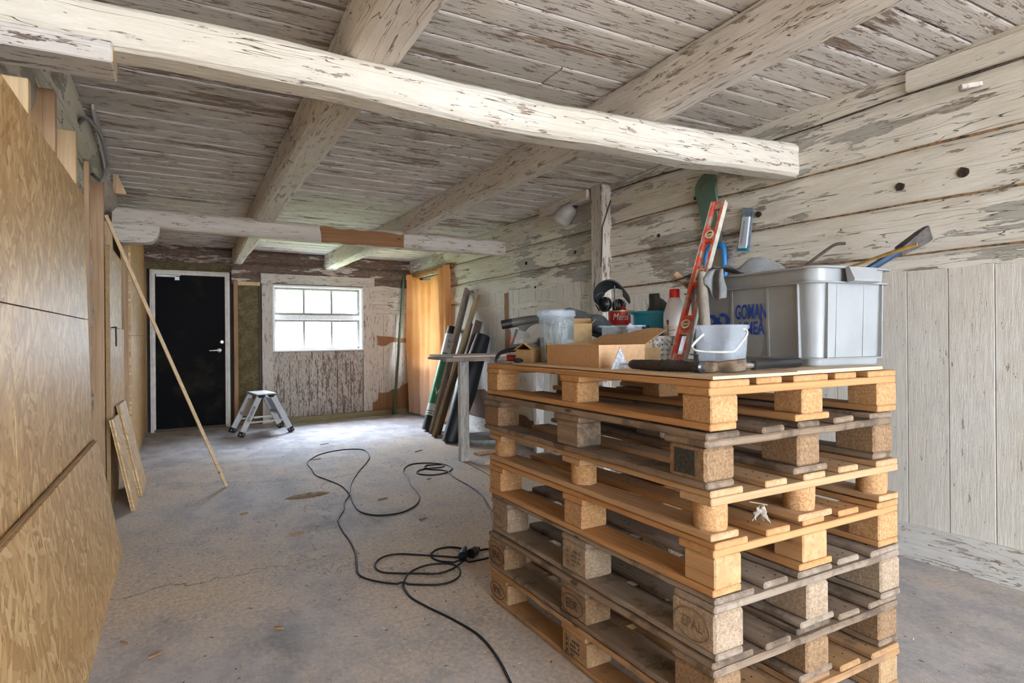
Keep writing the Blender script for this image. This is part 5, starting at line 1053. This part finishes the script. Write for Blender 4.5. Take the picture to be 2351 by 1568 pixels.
wrap('drawn_arrow', [[(-26, 116), (12, 117.5), (12, 119), (-26, 117.5)], [(9, 114), (17, 118), (16.5, 119), (8.5, 115)], [(9, 122), (17, 118), (16, 117.5), (8.5, 121)]], M_black, .0422)
RD = m_plain('hazard_red', (.50, .03, .03), .5); dm = []
for cz_, in ((88,), (70,)):
    for s0, s1 in ((9, 7.4),):
        for k in range(4):
            a0, a1 = math.pi/2*k, math.pi/2*(k+1); dm.append([(14+s0*math.cos(a0), cz_+s0*math.sin(a0)), (14+s0*math.cos(a1), cz_+s0*math.sin(a1)), (14+s1*math.cos(a1), cz_+s1*math.sin(a1)), (14+s1*math.cos(a0), cz_+s1*math.sin(a0))])
wrap('hazard_diamonds', dm, RD, .0423); wrap('hazard_sign', [[(13.2, 86), (14.8, 86), (15, 93), (13, 93)], [(13.2, 83.2), (14.8, 83.2), (14.8, 84.8), (13.2, 84.8)], [(10, 67), (18, 67), (17, 70), (14, 74), (11, 70)]], M_black, .0424)
wrap('red_stain', [[(-19, 155), (-7, 157), (-8, 138), (-14, 136)], [(-12, 136), (-10, 136), (-8, 80), (-11, 80)], [(-20, 72), (-16, 82), (-12, 76), (-4, 80), (0, 92), (2, 68), (-18, 66)]], m_plain('stain_red', (.36, .03, .02), .5, .3), .0421)
# spirit level
t = thing('spirit_level', 'worn red spirit level leaning upright against the grey crate', 'level', (1.50, 1.57, ZT))
B_ = Vector((1.512, 1.578, ZT+.012)); Tp = Vector((1.788, 1.640, 1.585)); Ld = (Tp-B_).normalized(); LL = (Tp-B_).length
n2 = Vector((.265, -.96, 0)); n2 = (n2-Ld*n2.dot(Ld)).normalized(); n1 = n2.cross(Ld)
if n1.x > 0: n1 = -n1
def Lp(x, f, z=0): return B_+n2*x+Ld*(f*LL)+n1*z
def lbar(b, x0, x1, f0, f1, th, z=0):
    b.prism([Lp(x0, f0, z-th/2), Lp(x1, f0, z-th/2), Lp(x1, f1, z-th/2), Lp(x0, f1, z-th/2)], n1*th)
t_ = NT('worn_red_paint'); n_ = t_.noise(t_.coord((1, 1, 1)), 26, 6, .65); M_lred = t_.bsdf(t_.mix(t_.step(n_, .46, .60), (.52, .055, .028), (.34, .27, .22)), .55, n_, .001)
M_lgrey = m_plain('worn_alu_edge', (.50, .45, .38), .5, .18, 40)
w2 = .0265
b = MB(); lbar(b, -w2, -w2+.011, 0, 1, .022); lbar(b, w2-.011, w2, 0, 1, .022)
for f0, f1 in ((0, .035), (.15, .265), (.45, .575), (.73, .82), (.95, 1)): lbar(b, -w2+.010, w2-.010, f0, f1, .013)
b.done('frame', M_lred, t)
b = MB(); lbar(b, w2, w2+.002, 0, 1, .024); lbar(b, -w2-.002, -w2, 0, 1, .024); b.done('edge_strip', M_lgrey, t, label='bare aluminium edge')
M_vial = m_plain('vial_cream', (.58, .52, .38), .4, .2, 60); M_vialg = m_plain('vial_glass', (.42, .38, .22), .2)
for f, kind in ((.775, 'r'), (.21, 'r'), (.51, 'd')):
    mt = frame_mtx(Lp(0, f, .0), n2, Ld)
    if mt.to_3x3().col[2].dot(n1) < 0: mt = frame_mtx(Lp(0, f, 0), -n2, Ld)
    b = MB()
    if kind == 'r': b.lathe([(.011, .004), (.0175, .004), (.0175, .0125), (.011, .0125)], 28, mt, caps=False); b.lathe([(.011, .006), (0, .006)], 28, mt, caps=False); b.lathe([(0, -.0085), (.0175, -.0085), (.0175, .006), (0, .006)], 28, mt)
    else:
        ring = [(-.012, -.024), (.010, -.024), (.017, -.014), (.017, .014), (.010, .024), (-.012, .024)]; pth = [mt @ Vector((*p, .008)) for p in ring]; b.tube(pth+[pth[0]], .0042, 8)
    vo_ = b.done('vial_mount', M_vial, t, smooth='x')
    b = MB(); b.tube([mt @ Vector((-.010, -.002, .008)), mt @ Vector((.010, .002, .008))] if kind == 'r' else [mt @ Vector((0, -.018, .006)), mt @ Vector((0, .018, .006))], .0048, 10); b.done('vial', M_vialg, vo_, smooth='x')
# old wooden shaft under the rag beside the level
b = MB(); b.tube([Vector((1.535, 1.470, ZR+.002)), Vector((1.560, 1.500, 1.12)), Vector((1.612, 1.560, 1.30))], [.023, .024, .020], 14, flat=.8); b.done('wooden_shaft', m_wood('grey_shaft', (.22, .185, .15), (.34, .30, .25), 'z', .8, 1, .2, False), smooth='x', label='grey wooden tool shaft beside the red level under the hanging rag', cat='shaft')
# grey stacking crate
CC = Vector((1.636, 1.138, ZR)); CYAW = -.075; CW, CL, CH = .372, .628, .3035
t = thing('grey_crate', 'big grey plastic crate with blue lettering on its side', 'crate', CC, CYAW)
CM = Matrix.Translation(CC) @ Matrix.Rotation(CYAW, 4, 'Z')
def rr_loop(ins, r_, n=7):
    x0, y0, x1, y1 = ins, ins, CW-ins, CL-ins; out = []
    for cx_, cy__, a0 in ((x0+r_, y0+r_, 180), (x1-r_, y0+r_, 270), (x1-r_, y1-r_, 0), (x0+r_, y1-r_, 90)):
        for k in range(n+1):
            a = R(a0+90*k/n); out.append((cx_+r_*math.cos(a), cy__+r_*math.sin(a)))
    return out
M_crate = m_plain('crate_grey', (.30, .315, .325), .38, .06, 9, bump=.0004); 
b = MB()
prof = [(.040, .0, .03), (.036, .004, .034), (.034, .022, .036), (.024, .022, .036), (.022, .026, .038), (.034, .028, .040), (.026, CH-.055, .044), (.024, CH-.050, .046), (.008, CH-.050, .05), (.006, CH-.046, .05), (.020, CH-.044, .05), (.018, CH-.006, .05), (.002, CH-.006, .055), (.0, CH-.003, .055), (.002, CH, .055), (.026, CH, .05), (.030, CH-.01, .048), (.040, .010, .04)]
loops = [[b.bm.verts.new((x, y, z)) for x, y in rr_loop(ins, r_)] for ins, z, r_ in prof]
for a, c in zip(loops, loops[1:]):
    n_ = len(a)
    for k in range(n_): b.bm.faces.new((a[k], a[(k+1) % n_], c[(k+1) % n_], c[k]))
b.bm.faces.new(loops[0][::-1]); b.bm.faces.new(loops[-1])
body = b.done('crate_body', M_crate, t, smooth='x', world=False)
def crate_yz(px, py, ins=.03):
    n = (CM.to_3x3() @ Vector((1, 0, 0))); o_ = CM @ Vector((ins, 0, 0)); d = cw+cr*((px-1175.5)/F_PX)-cu*((py-HOR)/F_PX); t0 = (o_-Vector((0, 0, CAM_H))).dot(n)/d.dot(n)
    q = CM.inverted() @ (Vector((0, 0, CAM_H))+d*t0); return q.y, q.z
def rib(y, out=.016, w=.004, z0=.026, z1=CH-.05, side='l'):
    b = MB()
    if side == 'l': b.prism([(.034, y-w/2, z0), (.034-out+.002, y-w/2, z0), (.028-out*.75, y-w/2, z1), (.026, y-w/2, z1)], (0, w, 0))
    else: b.prism([(y-w/2, .034, z0), (y-w/2, .034-out+.002, z0), (y-w/2, .028-out*.75, z1), (y-w/2, .026, z1)], (w, 0, 0))
    return b.done('rib', M_crate, t, world=False)
for px in (1608, 1682, 1763): rib(crate_yz(px, 720)[0], .006, .010)
rib(.085, .014); rib(CL-.085, .014)
for x in (.072, CW-.055): rib(x, .014, side='f')
for x in (.125, CW-.125): rib(x, .004, .014, side='f')
b = MB(); b.prism([(CW*.5-.060, -.004, CH-.050), (CW*.5-.060, -.026, CH-.046), (CW*.5-.060, -.028, CH-.040), (CW*.5-.060, -.010, CH-.002), (CW*.5-.060, .004, CH-.002)], (.12, 0, 0)); b.done('grip_handle', M_crate, t, world=False)
M_cblue = m_plain('crate_blue_ink', (.012, .055, .36), .5, .08)
def crate_text(txt, px0, px1, pyt, pyb, xs=.8):
    ya, za = crate_yz(px0, (pyt+pyb)/2, .0315); yb_, zb_ = crate_yz(px1, (pyt+pyb)/2, .0315); h_ = abs(crate_yz((px0+px1)/2, pyt)[1]-crate_yz((px0+px1)/2, pyb)[1])
    me = text_mesh(txt, 1, .0003, 1, .018); xsz = [v.co.x for v in me.vertices]; ysz = [v.co.y for v in me.vertices]; w0 = max(xsz)-min(xsz); h0 = max(ysz)-min(ysz)
    me.transform(Matrix.Translation((-(max(xsz)+min(xsz))/2, -(max(ysz)+min(ysz))/2, 0))); me.transform(Matrix.Diagonal((abs(ya-yb_)/w0, h_/h0, 1, 1)))
    b = MB(); zc_ = (za+zb_)/2; ins = .034-(.034-.026)*(zc_-.028)/(CH-.083)
    b.mesh(me, frame_mtx((ins-.0025, (ya+yb_)/2, zc_), (0, -1, 0), (.028, 0, 1))); return b.done('lettering', M_cblue, body, world=False)
crate_text('GOMAN', 1691, 1762, 698, 733); crate_text('UME\u00c5', 1700, 1757, 729, 768)
# ribbon loop mark (a lying eight drawn as a folded ribbon)
y0_, z0_ = crate_yz(1647, 737, .0315); yL = crate_yz(1619, 737)[0]; yR = crate_yz(1676, 737)[0]; hw = abs(yL-yR)/2; hh = .036
b = MB()
def mk(pts): b.prism([(.0275, y0_-x*hw, z0_+z*hh) for x, z in pts], (-.0006, 0, 0))
def arcp(cx_, r1, r2, a0, a1, sz=1.0): 
    o1 = [(cx_+r1*math.cos(R(a0+(a1-a0)*k/14)), sz*r1*2.0*.5/ .5*math.sin(R(a0+(a1-a0)*k/14))) for k in range(15)]; o2 = [(cx_+r2*math.cos(R(a1+(a0-a1)*k/14)), sz*r2*2.0*.5/.5*math.sin(R(a1+(a0-a1)*k/14))) for k in range(15)]
    return o1+o2
def ring_seg(cx_, RX, RZ, rx, rz, a0, a1):
    o1 = [(cx_+RX*math.cos(R(a0+(a1-a0)*k/16)), RZ*math.sin(R(a0+(a1-a0)*k/16))) for k in range(17)]; o2 = [(cx_+rx*math.cos(R(a1+(a0-a1)*k/16)), rz*math.sin(R(a1+(a0-a1)*k/16))) for k in range(17)]
    return o1+o2
mk(ring_seg(-.50, .52, .64, .24, .30, 60, 300)); mk(ring_seg(.50, .52, .74, .24, .40, -120, 120))
mk([(-.50, .64), (-.24, .64), (.02, .34), (.52, -.36), (.62, -.70), (.30, -.74), (-.06, -.26), (-.40, .30)]); mk([(-.45, -.64), (-.22, -.52), (-.02, -.26), (.30, .20), (.22, .42), (-.10, .0), (-.40, -.34)])
b.done('ribbon_mark', M_cblue, body, world=False)
# things in the crate
def heap(u, v):
    x, y = .035+.29*u, .20+.36*v; e = math.sin(math.pi*u)**.6*math.sin(math.pi*v)**.7; p = Vector((x, y, CH-.045+.105*e*(.75+.45*fz(u*2.2, v*2.6, 1))+.016*math.sin(u*9+v*6)*e+.009*fz(u*9, v*9, 4)))
    return CM @ p
b = MB(); b.grid(heap, 46, 50); b.solid(.004); b.done('grey_cloth', M_cloth2, smooth='all', label='rumpled light grey cloth heaped in the grey crate', cat='cloth')
def heap2(u, v):
    x, y = -.004+.20*u, .52+.10*v; p = Vector((x, y, CH+.004+.032*math.sin(math.pi*min(1, u*1.1+.1))*(.6+.4*math.sin(v*3.1))+.008*fz(u*5, v*5, 1))); return CM @ p
b = MB(); b.grid(heap2, 24, 16); b.solid(.004); b.done('dark_cloth', M_denim, smooth='all', label='dark grey cloth bunched at the far rim of the grey crate', cat='cloth')
# rag hanging over the rim: an open fold
ragc = smoothpath([(.050, .0, 0), (.030, -.022, 0), (.012, -.034, 0), (-.004, -.022, 0), (.004, -.004, 0), (.006, .012, 0), (-.016, .006, 0), (-.034, -.012, 0), (-.046, -.004, 0), (-.040, .016, 0), (-.022, .022, 0)], 6)
def rag(u, v):
    q = ragc[min(int(u*(len(ragc)-1)+.5), len(ragc)-1)]; w = .35+.65*min(1, v*1.5); ln = .078-.028*math.sin(u*math.pi*2+.4)-.012*math.sin(u*11)
    return CM @ Vector((-.030+q.y*w*1.05-.012*v, .378+q.x*(.55+.45*w)*1.0+.004*math.sin(v*5), CH+.022-ln*v-.010*v*v))
b = MB(); b.grid(rag, len(ragc)-1, 16); b.solid(.0032)
def ragtop(u, v): return CM @ Vector((-.028+.085*v, .425-.095*u, CH+.020+.012*math.sin(v*3+u*2)+.006*math.sin(u*7)*(1-v)))
b.grid(ragtop, 16, 8); b.done('rag', M_cloth2, smooth='all', label='grey rag folded over the rim of the grey crate beside the level', cat='rag')
b = MB(); b.bar(CM @ Vector((.10, .60, CH-.06)), CM @ Vector((.0, .635, CH+.035)), .016, .022, bev=.002); b.done('wood_stick', M_pine, label='short pale wooden stick poking out of the far end of the crate', cat='stick')
t = thing('crowbar', 'blue crowbar with a dark flat tip sticking out of the crate', 'crowbar', CM @ Vector((.25, .2, .1)))
r_0, f_ = at(2022, 602, Y=1.165), at(2136, 533, Y=1.08); d = (f_-r_0).normalized(); a_, c_ = r_0-d*.26, f_-d*.085; d = (c_-a_).normalized()
b = MB(); b.tube([a_, a_.lerp(c_, .5), c_], .0125, 8); b.done('bar', m_plain('crowbar_blue', (.012, .045, .12), .45, .3, 40), t)
e_ = f_-d*.012; b = MB(); sd = Vector((.42, .1, -.6)).normalized(); sd = (sd-d*sd.dot(d)).normalized(); nn = d.cross(sd)
rings = []
for p, w_, h_ in ((c_-d*.03, .013, .0125), (c_, .017, .012), (c_.lerp(e_, .6), .025, .009), (e_, .027, .006), (f_, .025, .003)):
    rings.append([b.bm.verts.new(p+sd*w_*sx+nn*h_*sy) for sx, sy in ((-1, -1), (1, -1), (1, 1), (-1, 1))])
for q0, q1 in zip(rings, rings[1:]):
    for k in range(4): b.bm.faces.new((q0[k], q0[(k+1) % 4], q1[(k+1) % 4], q1[k]))
b.bm.faces.new(rings[0]); b.bm.faces.new(rings[-1]); b.done('flat_tip', m_plain('dark_steel', (.10, .085, .08), .5, .3, 60, Metallic=.5), t, smooth='x', label='dark worn flat tip')
b = MB(); b.tube([at(1925, 621, Y=1.22), at(1970, 606, Y=1.15), at(2050, 579, Y=1.05), at(2106, 561, Y=.99)], [.005, .005, .0075, .0065], 8, flat=.6); b.done('yellow_stick', m_plain('yellow_wood', (.42, .25, .06), .5, .2, 60), smooth='x', label='thin yellowish stick crossing in front of the crowbar', cat='stick')
b = MB(); b.tube(smoothpath([at(1835, 622, Y=1.40), at(1876, 590, Y=1.40), at(1905, 569, Y=1.40), at(1920, 561, Y=1.40), at(1939, 559, Y=1.40)], 6), .0058, 10); b.done('rusty_rod', M_rust, smooth='x', label='rusty bent iron rod sticking out of the crate beside the cloth', cat='rod')
# square milky bucket
ang = R(14.4); bc = Vector((1.443, 1.318, ZT)); H_ = .1315
t = thing('clear_bucket', 'square milky plastic bucket with a white bail handle in front of the crate', 'bucket', bc)
bmx = Matrix.Translation(bc) @ Matrix.Rotation(-ang*0+R(14.4), 4, 'Z') @ Matrix.Rotation(R(0), 4, 'Z')
b = MB(); loops = []
for hs, z in ((.0, .0015), (.052, .0015), (.055, .006), (.061, H_-.012), (.0645, H_-.012), (.0655, H_-.002), (.0630, H_), (.0600, H_-.006), (.053, .006), (0, .004)):
    loops.append((hs, z))
b.lathe([(hs if hs else 0, z) for hs, z in loops], 48, bmx, .72, caps=False); bk_ = b.done('bucket_body', M_pp, t, smooth='x')
pth = [V(1622, 763, 1.84), V(1612, 770, 1.82), V(1594, 788, 1.75), V(1589, 797, 1.715), V(1596, 804, 1.69), V(1612, 807, 1.68), V(1640, 808.5, 1.66), V(1678, 808, 1.645), V(1688, 804, 1.645), V(1700, 790, 1.67), V(1715, 768, 1.72), V(1713, 758, 1.735), V(1706, 757, 1.74)]
b = MB(); b.tube(smoothpath(pth, 5), .0036, 10, flat=.8); b.done('bail_handle', M_bail, t, smooth='all', label='white bail handle')
b = MB(); b.prism([bmx @ Vector((.0555, -.03, .02)), bmx @ Vector((.0555, .025, .02)), bmx @ Vector((.0575, .025, .085)), bmx @ Vector((.0575, -.03, .085))], bmx.to_3x3() @ Vector((.0006, 0, 0))); b.done('paper_label', m_plain('label_beige', (.66, .60, .55), .7), bk_, label='beige paper label on the back')
# triangular scraper
t = thing('triangle_scraper', 'triangular paint scraper with a ridged black handle lying at the front edge', 'scraper', (1.19, 1.3, ZT))
h0, h1 = Vector((1.173, 1.420, ZT+.0165)), Vector((1.205, 1.165, ZT+.0165)); hd = (h1-h0).normalized()
ribs = []; rads = []
for k in range(46):
    f = k/45; ribs.append(h0.lerp(h1, .02+.86*f)); rads.append(.0128+.0022*math.sin(math.pi*f)+.0010*(1 if k % 3 else -.6))
b = MB(); b.tube([h0]+ribs, [.010]+rads, 22); b.done('grip', m_plain('ridged_rubber', (.028, .020, .016), .6, .25, 60), t, smooth='x')
b = MB(); b.tube([h0.lerp(h1, .88), h0.lerp(h1, .905), h0.lerp(h1, .985), h1], [.0135, .0155, .0160, .011], 22); b.done('end_cap', m_plain('smooth_black', (.03, .032, .036), .22, .1), t, smooth='x', label='smooth black end cap')
bc_ = h0-hd*.042; b = MB(); b.tube([h0+hd*.004, h0-hd*.02, bc_], [.0042, .0038, .0038], 10); b.done('shank', M_steel, t, smooth='x')
wv = Vector((-hd.y, hd.x, 0)); zz = Vector((0, 0, 1)); zb_ = ZT+.0008-bc_.z
t_ = NT('scuffed_steel'); n_ = t_.noise(t_.coord((1, 1, 1)), 70, 5, .7); M_scuff = t_.bsdf(t_.mix(t_.step(n_, .4, .62), (.36, .38, .44), (.66, .70, .78)), .4, n_, .0006, Metallic=.5)
b = MB(); b.prism([bc_+wv*.038+zz*zb_, bc_-wv*.038+zz*zb_, bc_+zz*(zb_+.066)], -hd*.0022); b.done('blade', M_scuff, t)
# hammer
t = thing('hammer', 'claw hammer with chrome neck and black grip lying at the front edge of the stack', 'hammer', (1.35, 1.16, ZT))
a_, c_ = Vector((1.222, 1.196, ZT)), Vector((1.300, 1.106, ZT)); hd2 = (c_-a_).normalized(); nn = Vector((-hd2.y, hd2.x, 0)); 
M_ham = m_plain('worn_hammer_steel', (.22, .165, .12), .4, .3, 45, Metallic=.75)
b = MB(); rings = []
for f, w_, z0, z1 in ((0, .013, .002, .030), (.03, .0145, .0005, .032), (.30, .0145, .0005, .032), (.40, .012, .003, .030), (.62, .014, .002, .034), (.80, .013, .003, .037), (1.0, .010, .006, .040)):
    p = a_.lerp(c_, f); rings.append([b.bm.verts.new(p+nn*w_*sx+zz*(z0 if sz < 0 else z1)) for sx, sz in ((-1, -1), (1, -1), (1, 1), (-1, 1))])
for q0, q1 in zip(rings, rings[1:]):
    for k in range(4): b.bm.faces.new((q0[k], q0[(k+1) % 4], q1[(k+1) % 4], q1[k]))
b.bm.faces.new(rings[0]); b.bm.faces.new(rings[-1]); es = [e for e in b.bm.edges]; bmesh.ops.bevel(b.bm, geom=es, offset=.0025, segments=1, affect='EDGES'); b.done('head', M_ham, t, smooth='x')
s0 = a_.lerp(c_, .70)+zz*.020; s1 = Vector((1.365, 1.143, ZT+.0175)); s2 = Vector((1.640, 1.205, ZT+.0165))
b = MB(); b.tube([s0, s1, s1.lerp(s2, .05)], .0085, 16); nk = b.done('neck', m_plain('chrome', (.72, .72, .72), .15, .03, Metallic=.95), t, smooth='x', label='chrome neck')
b = MB(); b.tube([s1, s1.lerp(s2, .02), s1.lerp(s2, .05), s1.lerp(s2, .5), s1.lerp(s2, .93), s1.lerp(s2, .985), s2], [.0115, .0135, .0125, .0125, .0160, .0155, .008], 18); b.done('grip', m_plain('grip_black', (.010, .012, .016), .3, .1), t, smooth='x')
b = MB(); mid = s0.lerp(s1, .35)+zz*.0088; dd = (s1-s0).normalized(); b.bar(mid-dd*.014-nn*.004, mid+dd*.014-nn*.004, .007, .0005); b.done('sticker', M_white, nk)
b = MB(); q = Vector((1.185, 1.315, ZT)); b.prism([q, q+Vector((.010, -.004, 0)), q+Vector((.013, -.010, 0)), q+Vector((.004, -.008, 0))], (0, 0, .005)); b.done('wood_chip', M_oldd, label='tiny dark chip on the plywood beside the ridged handle', cat='chip')
# ================================================================== DAYLIGHT
w = bpy.data.worlds.new('sky'); scn.world = w; w.use_nodes = True; nt = w.node_tree; nt.nodes.clear()
o = nt.nodes.new('ShaderNodeOutputWorld'); bg = nt.nodes.new('ShaderNodeBackground'); bg.inputs[0].default_value = (.76, .875, 1.0, 1); bg.inputs[1].default_value = 5.0
nt.links.new(bg.outputs[0], o.inputs[0])
def area(name, loc, rot, sx, sy, e, col, portal=False):
    l = bpy.data.lights.new(name, 'AREA'); l.shape = 'RECTANGLE'; l.size = sx; l.size_y = sy; l.energy = e; l.color = col
    if portal: l.cycles.is_portal = True
    ob = bpy.data.objects.new(name, l); COL.objects.link(ob); ob.location = loc; ob.rotation_euler = rot; return ob
area('portal_gate', (1.46, Y0-.05, 1.19), (R(90), 0, 0), 3.5, 2.38, 1, (1, 1, 1), True)
area('portal_window', tuple(BM @ Vector((1.63, .22, 1.34))), (R(-90), 0, BA), 1.18, .86, 1, (1, 1, 1), True)
area('portal_cloth', (XR(7.6)+.2, 7.6, 1.0), (0, R(90), 0), 1.85, .96, 1, (1, 1, 1), True)
wl = Vector(BM @ Vector((1.55, 1.5, 2.9))); tg = Vector((1.1, 6.6, 0)); dv = tg-wl
area('window_sky', tuple(wl), dv.to_track_quat('-Z', 'Y').to_euler(), 3.2, 2.0, 480, (.76, .83, 1.0))
sun = bpy.data.lights.new('sun', 'SUN'); sun.energy = 5.5; sun.angle = R(1.5); sun.color = (1, .95, .86)
so = bpy.data.objects.new('sun', sun); COL.objects.link(so); so.rotation_euler = (R(12), R(-42), 0)
vs = scn.view_settings; vs.view_transform = 'Standard'; vs.look = 'None'; vs.gamma = 1; vs.use_curve_mapping = False; vs.exposure = 2.6
cy = scn.cycles; cy.max_bounces = 8; cy.diffuse_bounces = 6; cy.glossy_bounces = 2; cy.transmission_bounces = 4; cy.transparent_max_bounces = 12
cy.use_adaptive_sampling = True; cy.adaptive_threshold = .08; cy.adaptive_min_samples = 16; cy.use_denoising = True; cy.sample_clamp_indirect = 6; cy.caustics_reflective = False; cy.caustics_refractive = False
